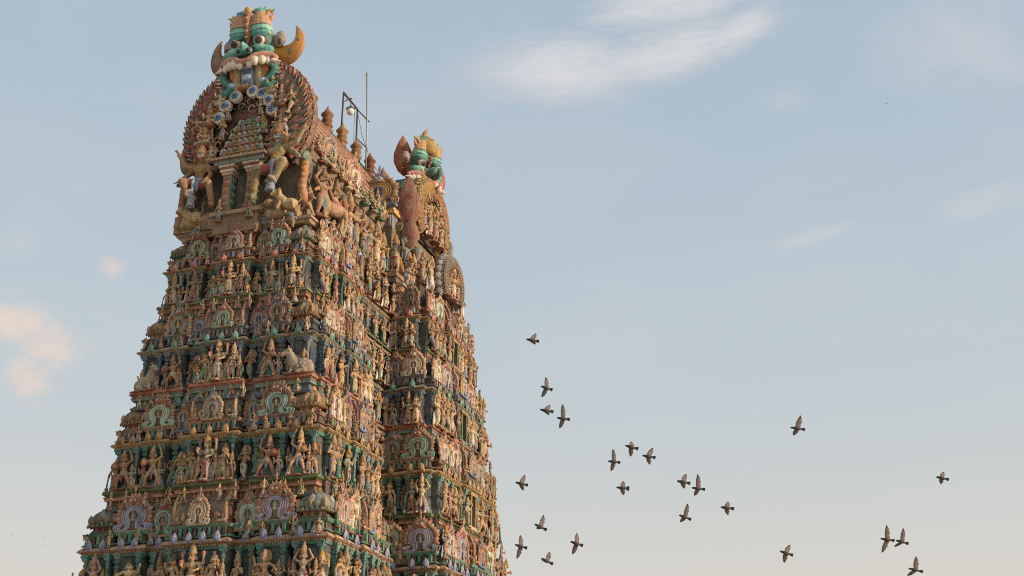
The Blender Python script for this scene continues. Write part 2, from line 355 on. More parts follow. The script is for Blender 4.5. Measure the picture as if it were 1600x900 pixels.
spec = [('deity4', 0, 'tall', TAN, CREAM, WHITE), ('deity4', 4, 'tall', GOLD, ROSE, LBLUE), ('bend', 3, 'tall', TAN, ROSE, None), ('bend', 1, 'bun', GOLD, GREEN, CREAM),
        ('warrior', 1, 'cone', TAN, RED, None), ('warrior', 5, 'tall', TAN2, BLUE, TEAL), ('dancer', 0, 'fan', TAN, YELLOW, None), ('dancer', 3, 'bun', TAN, ROSE, PINK),
        ('club', 2, 'tall', TAN, YELLOW, None), ('club', 4, 'cone', GOLD, RED, YELLOW), ('pray', 0, 'tall', TAN2, BLUE, None), ('pray', 5, 'bun', TAN, YELLOW, PINK),
        ('flute', 1, 'fan', TAN, GREEN, None), ('armsup', 3, 'tall', TAN, WHITE, LBLUE), ('armsup', 2, 'cone', TAN2, TEAL, None), ('spear', 5, 'cone', TAN, RED, None),
        ('spear', 0, 'fan', GOLD, YELLOW, TEAL), ('archer', 1, 'tall', TAN, RED, None)]
POSE = {}
for i, (k, sk, cr, ht, dr, bk) in enumerate(spec):
    me = stand(k, SKIN[sk], cr, ht, dr, bk).mesh('statue_' + k, .023); POSE.setdefault(k, []).append(me)
SEAT = [seated(SKIN[0], 'tall', TAN, RUST).mesh('statue_seated', .032), seated(SKIN[3], 'bun', GOLD, CREAM).mesh('statue_seated', .032), seated(SKIN[4], 'cone', TAN, GREEN).mesh('statue_seated', .032)]
STANDING = ['deity4', 'bend', 'club', 'pray', 'flute', 'armsup']
FIERCE = ['warrior', 'dancer', 'spear', 'archer']
def bull():
    s = Sculpt(); W = c('ad9f88'); 
    s.ell((.3, 0, .62), (.78, .42, .58), W); s.ell((.75, 0, .5), (.42, .4, .46), W); s.cap((-.2, -.1, .8), (-.5, -.18, 1.4), .42, .3, W)
    s.ell((-.1, 0, 1.15), (.25, .2, .28), W)
    s.ell((-.64, -.22, 1.6), (.28, .26, .28), W); s.cap((-.74, -.3, 1.56), (-1.0, -.42, 1.38), .22, .17, c('9c8a74'))
    for k in (-1, 1):
        s.path([(-.58, -.2 + k * .16, 1.8), (-.55, -.2 + k * .27, 1.92), (-.6, -.2 + k * .25, 2.03)], [.08, .06, .035], TAN)
        s.ell((-.5, -.2 + k * .3, 1.66), (.07, .13, .06), W); s.sph((-.82, -.26 + k * .14, 1.64), .045, BLACK, .01)
        s.cap((-.3, k * .22, .5), (-.42, k * .3, .1), .15, .1, W); s.cap((.6, k * .36, .3), (.1, k * .5, .12), .16, .1, W)
    for q in range(26):
        a = rng.uniform(0, 2 * PI); b = rng.uniform(-.6, .9)
        s.sph((.35 + .66 * math.cos(a) * math.cos(b), -abs(.40 * math.sin(a)) * math.cos(b) - .02, .64 + .55 * math.sin(b)), .075, c('bfb4a2'))
    for q in range(8): s.sph((-.5 + .03 * q, -.36 + .01 * q, 1.3 - .06 * q), .05, RED if q % 2 else GOLD)
    s.box((.2, 0, .05), (1.05, .42, .06), RUST)
    return s
BULL = bull().mesh('statue_bull', .045)
def lion():
    s = Sculpt(); W = c('b99a6c')
    s.ell((.45, 0, .55), (.6, .32, .42), W); s.cap((.0, 0, .7), (-.35, -.08, 1.1), .36, .3, W); s.ell((-.5, -.12, 1.3), (.34, .32, .34), W)
    s.cap((-.62, -.22, 1.22), (-.86, -.3, 1.16), .19, .15, c('a88058')); s.ell((-.9, -.32, 1.06), (.13, .14, .05), RED)
    for k in range(14):
        a = k / 14 * 2 * PI; s.sph((-.34, -.06 + .36 * math.cos(a), 1.3 + .36 * math.sin(a)), .1, c('8a6440'))
    for k in (-1, 1):
        s.cap((-.2, k * .2, .7), (-.38, k * .24, .1), .13, .1, W); s.cap((.7, k * .24, .5), (.8, k * .28, .1), .17, .1, W)
        s.sph((-.74, -.2 + k * .16, 1.4), .07, WHITE, .01); s.sph((-.8, -.22 + k * .17, 1.4), .035, BLACK, .015)
    s.path([(1.0, 0, .6), (1.25, 0, .9), (1.15, 0, 1.25), (1.3, 0, 1.45)], [.08, .07, .06, .09], c('8a6440'))
    return s
LION = lion().mesh('statue_lion', .04)
def horse():
    s = Sculpt(); W = c('b08a66')
    s.ell((.1, 0, 1.0), (.75, .34, .42), W); s.cap((-.5, 0, 1.2), (-.85, -.05, 1.85), .3, .2, W); s.ell((-.98, -.08, 1.98), (.25, .17, .2), W); s.cap((-1.05, -.1, 1.95), (-1.35, -.14, 1.7), .14, .1, W)
    for k in (-1, 1):
        s.path([(-.5, k * .2, .9), (-.75, k * .22, .6), (-.65, k * .22, .1)], [.15, .1, .08], W); s.path([(.6, k * .2, .9), (.75, k * .22, .5), (.65, k * .22, .1)], [.19, .11, .08], W)
        s.cap((-.9, -.05 + k * .1, 2.1), (-.88, -.05 + k * .12, 2.28), .05, .02, W); s.sph((-1.12, -.1 + k * .14, 2.0), .04, BLACK, .01)
    for k in range(6): s.ell((-.7 + .03 * k, .02, 1.45 + .1 * k), (.13, .12, .1), RUST)
    s.path([(.85, 0, 1.1), (1.05, 0, .9), (1.0, 0, .5)], [.09, .12, .06], RUST); s.ell((.1, 0, 1.25), (.35, .36, .25), ROSE)
    return s
HORSE = horse().mesh('statue_horse', .05)

# guardians, four metres tall, one leg drawn up over the mace
def guardian(skin, short, sidecol, hat, facecol):
    s = Sculpt()
    s.path([(-.14, 0, .92), (-.5, -.26, .78), (-.62, -.1, .14)], [.165, .13, .085], skin); s.ell((-.66, -.22, .07), (.09, .2, .07), skin)
    s.path([(.14, 0, .92), (.42, -.34, .86), (.2, -.3, .42)], [.17, .13, .09], skin); s.ell((.16, -.42, .36), (.09, .18, .07), skin)
    s.ell((-.3, -.12, .84), (.24, .19, .16), short, (0, .4, 0)); s.ell((.26, -.16, .88), (.22, .19, .15), short)
    for q in ((-.56, -.18, .46), (-.6, -.14, .26), (.3, -.32, .62)): s.ell(q, (.13, .13, .035), GOLD)
    s.ell((0, -.05, .98), (.24, .18, .1), sidecol); s.ell((0, -.16, .78), (.09, .06, .2), sidecol)
    s.ell((0, -.01, 1.14), (.17, .14, .16), skin); s.ell((0, 0, 1.36), (.26, .17, .2), skin); s.cap((-.24, 0, 1.46), (.24, 0, 1.46), .095, .095, skin)
    for k in (-1, 1): s.ell((k * .11, -.12, 1.36), (.1, .07, .075), skin)
    for k in range(9):
        a = -1.2 + k * .3; s.sph((.17 * math.sin(a), -.17 + .05 * abs(math.sin(a)), 1.38 - .12 * math.cos(a)), .033, GOLD)
    s.path([(.2, -.14, 1.46), (.02, -.19, 1.24), (-.16, -.14, 1.06)], [.022, .022, .022], GOLD)
    def garm(P, col=skin):
        s.path(P, [.1, .082, .06], col); h = np.array(P[2]); d = h - np.array(P[1]); d /= np.linalg.norm(d)
        s.ell(tuple(h + d * .06), (.075, .055, .085), col)
        for k in (-1.5, -.5, .5, 1.5): s.cap(h + d * .1, h + d * .24 + np.array((k * .04, -.03, 0)), .024, .018, col)
        s.cap(h + d * .02, h + d * .1 + np.array((-.09, -.03, 0)), .026, .02, col)
        s.ell(tuple(np.array(P[0]) * .5 + np.array(P[1]) * .5), (.115, .11, .045), GOLD); s.ell(tuple(h), (.085, .08, .04), GOLD)
    garm([(-.28, 0, 1.46), (-.44, -.06, 1.16), (-.4, -.3, .88)]); garm([(.28, 0, 1.46), (.6, .0, 1.56), (.82, -.04, 1.9)])
    garm([(-.26, .08, 1.46), (-.52, .08, 1.4), (-.66, .02, 1.66)]); garm([(.26, .08, 1.46), (.5, .1, 1.3), (.68, .0, 1.12)])
    # mace under the raised foot
    s.cap((.06, -.3, .05), (.06, -.3, .95), .05, .05, LBLUE)
    for z, r in ((.08, .17), (.2, .14), (.33, .18), (.48, .1)): s.ell((.06, -.3, z), (r, r, .06), LBLUE)
    head(s, 0, -.04, 1.76, facecol, 'cone', 1.18, hat)
    for k in (-1, 1):
        s.ell((k * .075, -.215, 1.8), (.045, .03, .032), WHITE, bias=.008); s.sph((k * .075, -.235, 1.8), .02, BLACK, .012)
        s.cap((k * .13, -.2, 1.86), (k * .03, -.215, 1.85), .018, .018, BLACK, .006); s.path([(0, -.22, 1.7), (k * .1, -.2, 1.685), (k * .17, -.16, 1.72)], [.022, .02, .012], BLACK, .008)
        s.ell((k * .24, .0, 1.72), (.075, .07, .15), GOLD); s.cap((k * .2, .02, 1.62), (k * .26, 0, 1.5), .05, .05, hat)
    s.ell((0, .14, 1.85), (.34, .05, .36), hat)
    return s
GUARD1 = guardian(c('ab8a5e'), c('a34a38'), LBLUE, c('a8824f'), c('a07a52')).mesh('guardian', .03)
GUARD2 = guardian(c('a89a70'), c('b04a34'), c('7f9fa2'), c('a5794f'), c('7f9a7c')).mesh('guardian', .026)
def cobra():
    s = Sculpt(); G = c('4f8a72')
    s.path([(.1, 0, .05), (-.05, 0, .5), (.05, 0, 1.0), (0, -.02, 1.5)], [.2, .19, .17, .16], c('b5764a'))
    s.ell((0, .1, 1.6), (.3, .08, .42), c('6f7a58')); s.ell((0, -.08, 1.65), (.19, .26, .2), G); s.ell((0, -.3, 1.55), (.12, .14, .08), G); s.ell((0, -.34, 1.48), (.1, .1, .03), RED)
    for k in (-1, 1): s.sph((k * .13, -.2, 1.74), .06, WHITE, .01); s.sph((k * .15, -.24, 1.75), .03, BLACK, .015)
    for k in range(9): s.ell((0, -.14, .35 + .12 * k), (.13, .08, .035), c('c88a5a') if k % 2 else RUST)
    return s
COBRA = cobra().mesh('statue_cobra', .035)

# ================================================================= ornaments
def leafV(length, w, th, n=8):     # flat pointed leaf from the origin along +z
    prof = [(.001, 0), (.55, .12), (.95, .35), (.9, .55), (.5, .8), (.01, 1)]
    V, F = lathe(prof, n); V = np.asarray(V) * (w / 2, th / 2, length); return V, F
def omega(r, cz, depth_y):
    R = [(r + .16, cz - .30), (r + .27, cz - .36), (r + .24, cz - .5), (r * .7 + .14, cz - .53), (r * .66, cz - .43), (r * .56, cz - r * .92)]
    arc = [(r * math.cos(t), cz + r * math.sin(t)) for t in np.linspace(-.92, PI / 2, 12)]
    half = R + arc; P = [(x, depth_y, z) for x, z in half] + [(-x, depth_y, z) for x, z in half[::-1][1:]]
    return P
def horseshoe(bands, leafc, crest, plate, fig, nleaf=19):
    """standing horseshoe gable, 1 wide, base at 0, front to -y"""
    b = MB(); cz = .56
    prof = [(x, z) for x, _, z in omega(.40, cz, 0)]
    # plate
    pts = [(.53 * math.cos(t), cz + .53 * math.sin(t)) for t in np.linspace(0, 2 * PI, 28, endpoint=False)]
    V = [(x, -.05, z) for x, z in pts] + [(x, .12, z) for x, z in pts]; n = len(pts)
    b.add(V, [tuple(range(n))[::-1], tuple(range(n, 2 * n))] + [(i, (i + 1) % n, n + (i + 1) % n, n + i) for i in range(n)], plate)
    addbox(b, -.42, .42, -.04, .14, .02, cz - .2, plate); addbox(b, -.6, .6, -.16, .16, -.04, .05, crest[0])
    rs = [.42, .34, .265, .2][:len(bands)]
    for k, (r, col) in enumerate(zip(rs, bands)):
        V, F = tube(omega(r, cz, -.07 - .012 * k), .042, 6, (.95, 1.3)); b.add(V, F, col)
    for i in range(nleaf):
        t = -.6 + (PI + 1.2) * i / (nleaf - 1)
        V, F = leafV(.25 + .03 * math.sin(i * 2.1), .24, .2, 6); a = PI / 2 - t
        b.add(V, F, leafc[i % len(leafc)], xf((.45 * math.cos(t), -.03, cz + .45 * math.sin(t)), (0, a, 0)))
    # crest: small fierce face and a fan of leaves
    z0 = cz + .5
    V, F = ell((0, -.12, z0), (.15, .12, .12)); b.add(V, F, crest[1])
    for k in (-1, 1):
        V, F = ell((k * .07, -.22, z0 + .03), (.045, .035, .045), nu=8, nv=6); b.add(V, F, WHITE)
        V, F = ell((k * .075, -.25, z0 + .03), (.02, .02, .02), nu=6, nv=4); b.add(V, F, BLACK)
        V, F = ell((k * .12, -.1, z0 - .09), (.1, .07, .06), nu=8, nv=6); b.add(V, F, crest[2])
    for i in range(7):
        a = -1.25 + 2.5 * i / 6; V, F = leafV(.36 - .05 * abs(i - 3), .13, .12, 6); b.add(V, F, (crest[0], crest[2])[i % 2], xf((.07 * math.sin(a), -.06, z0 + .06), (0, a, 0)))
    V, F = leafV(.3, .1, .1, 6); b.add(V, F, crest[0], xf((0, -.06, z0 + .32)))
    # niche and seated figurine
    if fig:
        V, F = ell((0, -.06, cz - .06), (.12, .05, .2)); b.add(V, F, fig[0])
        for q, r in (((0, -.11, cz - .14), (.09, .06, .06)), ((0, -.12, cz - .03), (.055, .05, .09)), ((0, -.12, cz + .085), (.04, .04, .05)), ((0, -.11, cz + .15), (.025, .025, .06))):
            V, F = ell(q, r, nu=8, nv=6); b.add(V, F, fig[1])
    return b.mesh('horseshoe_gable')
HS = {
 'mint': horseshoe([MINT, c('d0e0cc'), MASK(1), MINT], [TAN, c('a08a64'), ROSE], (TAN, ROSE, OCH), c('8a6f52'), (BROWN, TAN)),
 'rose': horseshoe([ROSE, MASK(1), PINK, TEAL], [OCH, TAN, c('7fa090')], (OCH, RUST, BLUE), c('8a6f52'), (RED, TAN)),
 'blue': horseshoe([LILAC, MASK(1), LBLUE, LILAC], [TAN, ROSE], (TAN, RUST, PINK), c('8a6f52'), (TEAL, TAN)),
 'ochre': horseshoe([OCH, MASK(1), YELLOW, BLUE], [RUST, OCH, TAN], (BLUE, LBLUE, OCH), c('8a6f52'), (BROWN, CREAM)),
 'pale': horseshoe([WHITE, MASK(1), CREAM, WHITE], [PINK, PEACH, TAN], (TAN, TAN, ROSE), c('94806c'), (RUST, TAN)),
}
HSC = [c('7fa898'), c('b86a60'), c('cf9a50'), c('8a9ab0'), c('5f8f78'), c('d8c8ae'), c('a05850')]
def dome(ribc, capc, ny=12, n=48):
    """square ribbed cupola on a moulded block, 1 wide, base at 0"""
    b = MB()
    addbox(b, -.4, .4, -.4, .4, 0, .1, capc, .02); addbox(b, -.34, .34, -.34, .34, .1, .24, mul(capc, .55)); 
    for q in range(4):
        for k in (-.26, 0, .26): addbox(b, k - .05, k + .05, -.37, -.3, .1, .24, capc, 0, 0, xf((0, 0, 0), (0, 0, q * PI / 2)))
    addbox(b, -.5, .5, -.5, .5, .24, .31, capc, .04)
    prof = [(.5, .31), (.56, .36), (.58, .42), (.57, .5), (.53, .58), (.47, .66), (.4, .73), (.32, .79), (.24, .84), (.16, .88), (.1, .9), (.05, .91)]
    V, F = lathe(prof, n, 3.0); V = np.asarray(V); K = []
    for j in range(ny):
        for i in range(n):
            q = j * n + i; rib = (i // 2) % 2; V[q, :2] *= 1 + (.035 if rib else -.03) * (1 if j % 2 else .6)
            K.append(mul(ribc, (1.15 if rib else .6) * (1. if j % 2 else .85)))
    b.add(V, F, K)
    for k in range(4):
        X = xf((0, 0, 0), (0, 0, k * PI / 2))
        for q in range(6): V, F = leafV(.13, .15, .08, 6); b.add(V, F, mul(ribc, .9), X @ xf((-.42 + .168 * q, -.57, .33), (PI, 0, 0)))
        V, F = leafV(.5, .42, .16, 8); b.add(V, F, MASK(1), X @ xf((0, -.54, .3), (-.22, 0, 0)))
        V, F = ell((0, -.62, .46), (.09, .05, .11), nu=8, nv=6); b.add(V, F, mul(capc, .6), X)
        V, F = leafV(.34, .2, .14, 6); b.add(V, F, capc, X @ xf((-.46, -.46, .3), (0, 0, PI / 4)))
    V, F = lathe([(.14, .88), (.17, .92), (.09, .95), (.13, 1.0), (.05, 1.06), (.02, 1.18)], 10); b.add(V, F, capc)
    return b.mesh('dome')
DOME = [dome(c('8a7358'), TAN), dome(c('7d6c58'), c('5f8f7c')), dome(c('94764e'), PEACH), dome(c('6f8070'), OCH)]
def barrel(nx=22, na=14, colr=c('6f6250'), rim=TAN, fancy=ROSE):
    """barrel roof, length 2 (x), depth 1, base at 0, arch section"""
    b = MB(); V = []; F = []; K = []
    angs = np.linspace(-.55, PI + .55, na)
    for i in range(nx):
        x = -0.92 + 1.84 * i / (nx - 1)
        for j, a in enumerate(angs):
            f = 1 + (.02 if (i + j) % 2 else -.02)
            V.append((x, -.5 * math.cos(a) * f, .42 + .48 * math.sin(a) * f)); K.append(colr if (i + j) % 2 else mul(colr, .66))
    for i in range(nx - 1):
        for j in range(na - 1): F.append((i * na + j, (i + 1) * na + j, (i + 1) * na + j + 1, i * na + j + 1))
    b.add(V, F, K)
    addbox(b, -.95, .95, -.42, .42, 0, .2, rim)
    for k in (-1, 1):      # end arches with a rim of leaves
        for rr, col, w in ((.53, rim, .06), (.42, fancy, .05), (.3, MASK(1), .05)):
            P = [(k * (.95 + (.53 - rr) * .2), -rr * math.cos(a), .42 + rr * math.sin(a)) for a in np.linspace(-.6, PI + .6, 18)]
            V, F = tube(P, w, 6, None, (1, 0, 0)); b.add(V, F, col)
        V, F = ell((k * .94, 0, .42), (.06, .44, .44)); b.add(V, F, mul(fancy, .5))
        for i in range(11):
            a = -.4 + (PI + .8) * i / 10; V, F = leafV(.2, .15, .12, 6)
            b.add(V, F, (rim, fancy)[i % 2], xf((k * .95, -.55 * math.cos(a), .42 + .55 * math.sin(a)), (PI / 2 - a, 0, 0) if False else (-(a - PI / 2) * -1, 0, 0)))
        P = [(k * .95, 0, .95), (k * 1.02, 0, 1.12), (k * 1.14, 0, 1.25), (k * 1.12, 0, 1.4)]
        V, F = tube(P, [.14, .12, .09, .02], 8); b.add(V, F, TEAL); V, F = ell((k * 1.0, -.1, 1.02), (.1, .1, .1)); b.add(V, F, ROSE)
    for i in range(5):
        x = -.6 + .3 * i; V, F = lathe([(.05, .86), (.07, .92), (.03, .96), (.05, 1.0), (.01, 1.1)], 8); b.add(V, F, GOLD, xf((x, 0, 0)))
    for i in range(2):
        x = (-.6, .6)[i]; V, F = leafV(.26, .2, .1, 8); b.add(V, F, (rim, OCH)[i % 2], xf((x, -.5, .12)))
    return b.mesh('barrel_roof')
BARREL = [barrel(), barrel(colr=c('66604f'), rim=PEACH, fancy=TEAL), barrel(colr=c('75664f'), rim=PINK, fancy=BLUE)]
def column(shaft, cap, rnd):
    """column 1 tall, .2 wide"""
    b = MB()
    if rnd:
        V, F = lathe([(.1, .0), (.1, .05), (.07, .07), (.075, .2), (.06, .3), (.058, .6), (.075, .63), (.05, .66), (.09, .72), (.1, .76), (.06, .8), (.12, .86), (.12, .9)], 14)
        K = []
        for k in range(13): K += [cap if k in (0, 1, 6, 8, 9, 11, 12) else shaft] * 14
        b.add(V, F, K)
    else:
        addbox(b, -.1, .1, -.1, .1, 0, .08, cap); addbox(b, -.07, .07, -.07, .07, .08, .7, shaft)
        for k in range(3): addbox(b, -.035, .035, -.085, -.06, .12 + .19 * k, .26 + .19 * k, cap)
        addbox(b, -.095, .095, -.095, .095, .62, .66, cap); addbox(b, -.12, .12, -.12, .12, .72, .8, cap, -.02, .05); addbox(b, -.09, .09, -.09, .09, .8, .86, shaft)
    addbox(b, -.15, .15, -.15, .15, .9, .97, cap, -.02, .03); addbox(b, -.12, .12, -.12, .12, .86, .9, shaft); addbox(b, -.16, .16, -.16, .16, .97, 1.0, cap)
    return b.mesh('pilaster')
def drop(b, X, w, h, c1, c2):      # little teardrop gable on the cornices
    V, F = leafV(h, w, w * .55, 8); b.add(V, F, c1, X); V, F = ell((0, -w * .24, h * .34), (w * .2, w * .14, h * .2), nu=8, nv=5); b.add(V, F, c2, X)
    V, F = ell((-w * .36, -.01, h * .14), (w * .2, w * .2, h * .13), nu=8, nv=5); b.add(V, F, c1, X); V, F = ell((w * .36, -.01, h * .14), (w * .2, w * .2, h * .13), nu=8, nv=5); b.add(V, F, c1, X)

# ================================================================= the tower
TH = R_(-18.6)
TW = empty('temple_tower', (-12.8365, 78.0, 0), TH)
tag(TW, 'tall tapering temple tower covered with tiers of painted stucco statues', 'temple tower')
V0 = 4.0
#        z0     U     V      ub    hb   next z
TIERS = [dict(z=11.1, H=6.31, U=8.0, V=13.45, ub=9.75, hb=6.1), dict(z=17.41, H=5.91, U=7.02, V=13.12, ub=9.05, hb=5.6),
         dict(z=23.32, H=5.52, U=6.21, V=12.96, ub=8.3, hb=5.3), dict(z=28.84, H=5.02, U=5.38, V=12.62, ub=7.55, hb=4.75)]
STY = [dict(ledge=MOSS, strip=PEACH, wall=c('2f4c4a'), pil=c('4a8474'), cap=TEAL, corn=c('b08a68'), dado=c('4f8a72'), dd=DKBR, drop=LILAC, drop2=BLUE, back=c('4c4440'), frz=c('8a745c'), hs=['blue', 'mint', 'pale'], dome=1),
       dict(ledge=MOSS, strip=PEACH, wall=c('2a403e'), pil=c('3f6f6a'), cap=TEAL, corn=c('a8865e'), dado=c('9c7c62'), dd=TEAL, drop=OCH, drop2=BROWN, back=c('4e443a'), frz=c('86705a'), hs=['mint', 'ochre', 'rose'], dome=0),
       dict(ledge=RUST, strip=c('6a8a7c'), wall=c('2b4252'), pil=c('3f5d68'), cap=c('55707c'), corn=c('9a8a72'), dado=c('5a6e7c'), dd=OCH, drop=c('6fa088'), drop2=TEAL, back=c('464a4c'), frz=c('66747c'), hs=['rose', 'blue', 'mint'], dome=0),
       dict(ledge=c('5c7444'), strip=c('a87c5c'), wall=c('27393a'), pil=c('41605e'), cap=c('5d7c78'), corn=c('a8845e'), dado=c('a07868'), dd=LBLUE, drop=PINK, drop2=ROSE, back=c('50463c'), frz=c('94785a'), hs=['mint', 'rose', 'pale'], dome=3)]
UIN = 4.9                                   # the wall plane between wing and centre bay
jit = [0]
def jz(): jit[0] = (jit[0] + 1) % 9; return .0017 * jit[0]
class Facade:
    def __init__(s, O, d, n, L): s.O = np.array(O, float); s.d = np.array(d, float); s.n = np.array(n, float); s.L = L; s.rz = math.atan2(n[1], n[0]) + PI / 2
    def at(s, t, o): p = s.O + s.d * t + s.n * o; return p[0], p[1]
    def rect(s, t0, t1, p, back=1.6):
        a = s.O + s.d * t0 - s.n * back; b = s.O + s.d * t1 + s.n * p
        return min(a[0], b[0]), max(a[0], b[0]), min(a[1], b[1]), max(a[1], b[1])
    def frame(s, t, o, z): return xf((*s.at(t, o), z), (0, 0, s.rz))
def units_left(W):
    r = []
    for k in (-1, 1):
        r += [(W + k * .945 * W, .25 * W, .62, 'dome'), (W + k * .64 * W, .24 * W, .68, 'hs'), (W + k * .385 * W, .15 * W, .34, 'hsn')]
    return sorted(r + [(W, .52 * W, .95, 'shala')])
def slab(b, rects, d0, d1, z0, z1, col, tone=.12):
    for r in rects:
        f = 1 + random.uniform(-tone, tone); e = jz() * .25
        x0, x1, y0, y1 = r; D = max(d0, d1) + e
        addbox(b, x0 - D, x1 + D, y0 - D, y1 + D, z0 + jz() - .01, z1 + jz(), mul(col, f), D - d1 - e if d1 < D else 0, D - d0 - e if d0 < D else 0)
pil_cache = {}
count = {}
def statue(parent, kind, f, t, o, z, h, col=None, flip=False, tilt=0.):
    me = random.choice(POSE[kind]); k = h / 2.28
    nm = {'deity4': 'deity_statue', 'bend': 'attendant_statue', 'club': 'guard_statue', 'pray': 'praying_statue', 'flute': 'flute_player_statue', 'armsup': 'raised_arms_statue', 'warrior': 'warrior_statue', 'dancer': 'dancer_statue', 'spear': 'spearman_statue', 'archer': 'archer_statue'}[kind]
    count[nm] = count.get(nm, 0) + 1
    o_ = put(nm, me, parent, (*f.at(t, o), z + .02), f.rz + random.uniform(-.2, .2), (k * (-.98 if flip else .98) * random.uniform(.94, 1.08), k * 1.2, k * random.uniform(.93, 1.06)), col or random.choice(GARB), rx=tilt)
    return o_
def seat(parent, f, t, o, z, h):
    count['seated'] = count.get('seated', 0) + 1
    k = h / 1.62
    q = random.randrange(3)
    return put(('seated_deity_statue', 'seated_attendant_statue', 'seated_guard_statue')[q], SEAT[q], parent, (*f.at(t, o), z), f.rz + random.uniform(-.25, .25), k, random.choice(GARB))

def build_tier(i, T, sty, nxt):
    z, H, U, V, ub, hb = T['z'], T['H'], T['U'], T['V'], T['ub'], T['hb']
    Wu = U - .98; vf = -(V - .98); vb = 2 * V0 - vf - 5.8; wb = ub - .65; vb0 = V0 - hb + .6; vb1 = V0 + hb - .6
    wing_end = -5.6
    core = [(-Wu, Wu, vf, wing_end), (-Wu, Wu, vb - (wing_end - vf), vb), (-UIN, UIN + .02 * i, wing_end - .5, vb - (wing_end - vf) + .5), (-wb, wb, vb0, vb1)]
    FL = Facade((-Wu, vf), (1, 0), (0, -1), 2 * Wu); FWg = Facade((Wu, vf), (0, 1), (1, 0), wing_end - vf)
    FBs = Facade((UIN, vb0), (1, 0), (0, -1), wb - UIN); FBf = Facade((wb, vb0), (0, 1), (1, 0), vb1 - vb0)
    FW2 = Facade((Wu, vb - (wing_end - vf)), (0, 1), (1, 0), wing_end - vf)
    FRc = Facade((UIN, wing_end + .3), (0, 1), (1, 0), vb0 - wing_end - .3)
    L = FWg.L; Lb = FBs.L; Lf = FBf.L
    uw = [(.12 * L, .2 * L, .62, 'dome'), (.35 * L, .15 * L, .55, 'hs'), (.56 * L, .19 * L, .8, 'shala'), (.76 * L, .14 * L, .55, 'hs'), (.93 * L, .15 * L, .6, 'dome')]
    us = [(.30 * Lb, .36 * Lb, .35, 'hs'), (.82 * Lb, .42 * Lb, .55, 'hs')]
    uf = [(.07 * Lf, .15 * Lf, .5, 'dome'), (.26 * Lf, .15 * Lf, .5, 'hs'), (.5 * Lf, .24 * Lf, .75, 'shala'), (.74 * Lf, .15 * Lf, .5, 'hs'), (.93 * Lf, .15 * Lf, .5, 'dome')]
    FAC = [(FL, units_left(Wu)), (FWg, uw), (FBs, us), (FBf, uf), (FW2, uw)]
    bays = []
    for f, us_ in FAC:
        for (t, w, p, k) in us_: bays.append(f.rect(t - w / 2, t + w / 2, p))
    for (t, w, p, k) in units_left(Wu):      # the hidden sides carry the same steps
        f = Facade((-Wu, vb), (1, 0), (0, 1), 2 * Wu); bays.append(f.rect(t - w / 2, t + w / 2, p))
    A = core + bays
    b = MB()
    zH = z + H
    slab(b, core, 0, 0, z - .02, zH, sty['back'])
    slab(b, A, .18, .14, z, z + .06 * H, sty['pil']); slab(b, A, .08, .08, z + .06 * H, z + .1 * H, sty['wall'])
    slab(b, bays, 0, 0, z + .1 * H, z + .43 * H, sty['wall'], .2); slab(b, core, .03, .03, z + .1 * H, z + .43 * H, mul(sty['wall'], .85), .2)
    slab(b, A, .1, .16, z + .40 * H, z + .425 * H, sty['cap'])
    # dado above the cornice
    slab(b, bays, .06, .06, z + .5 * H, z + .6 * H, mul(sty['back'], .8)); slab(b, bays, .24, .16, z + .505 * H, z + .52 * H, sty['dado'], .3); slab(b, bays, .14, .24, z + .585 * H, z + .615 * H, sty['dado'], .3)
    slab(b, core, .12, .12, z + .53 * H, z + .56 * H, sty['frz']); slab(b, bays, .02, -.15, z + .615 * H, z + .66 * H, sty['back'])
    for f, us_ in FAC[:4]:
        for (t, w, p, k) in us_:
            n = max(2, int(w / .3))
            for q in range(n):
                tt = t - w / 2 + (q + .5) * w / n; X = f.frame(tt, p + .1, z + .52 * H)
                addbox(b, -w / n * .3, w / n * .3, -.14 - jz(), .05, 0, .07 * H, sty['dado'] if q % 2 == 0 else sty['dd'], 0, 0, X)
    tier = put('tier', b.mesh('tier', False), TW)
    # ledge that the statues stand on
    b = MB()
    slab(b, bays, .22, .2, z - .25 * H, z - .225 * H, sty['pil']); slab(b, bays, .1, .1, z - .23 * H, z - .19 * H, sty['wall']); slab(b, bays, .3, .34, z - .195 * H, z - .17 * H, sty['pil']); slab(b, A, .24, .2, z - .17 * H, z - .145 * H, sty['frz']); slab(b, A, .12, .12, z - .15 * H, z - .09 * H, mul(sty['frz'], .8)); slab(b, bays, .3, .34, z - .09 * H, z - .065 * H, sty['strip']); slab(b, core, .4, .42, z - .1 * H, z - .07 * H, sty['frz'])
    slab(b, bays, .36, .36, z - .065 * H, z - .055 * H, RUST if i != 2 else sty['frz']); slab(b, bays, .26, .38, z - .055 * H, z - .03 * H, sty['ledge'], .25); slab(b, bays, .44, .40, z - .03 * H, z + .004 * H, sty['ledge'], .3); slab(b, core, .5, .46, z - .045 * H, z - .012 * H, mul(sty['ledge'], .85), .2)
    for f, us_ in FAC[:4]:
        n = int(f.L / .42)
        for q in range(n):
            t = (q + .5) * f.L / n; p = max([u[2] for u in us_ if abs(t - u[0]) < u[1] / 2] + [0.])
            X = f.frame(t, p + .14, z - .15 * H)
            if q % 2: drop(b, X, .5, .125 * H, sty['drop'], sty['drop2'])
            else:
                V_, F_ = ell((0, -.02, .022 * H), (.13, .13, .13), nu=8, nv=6); b.add(V_, F_, mul(TAN, .9), X); V_, F_ = ell((0, -.05, .05 * H), (.08, .09, .1), nu=8, nv=6); b.add(V_, F_, mul(OCH, .9), X)
    put('ledge', b.mesh('ledge', False), tier)
    # cornice with its row of teardrop gables
    b = MB(); cc = sty['corn']
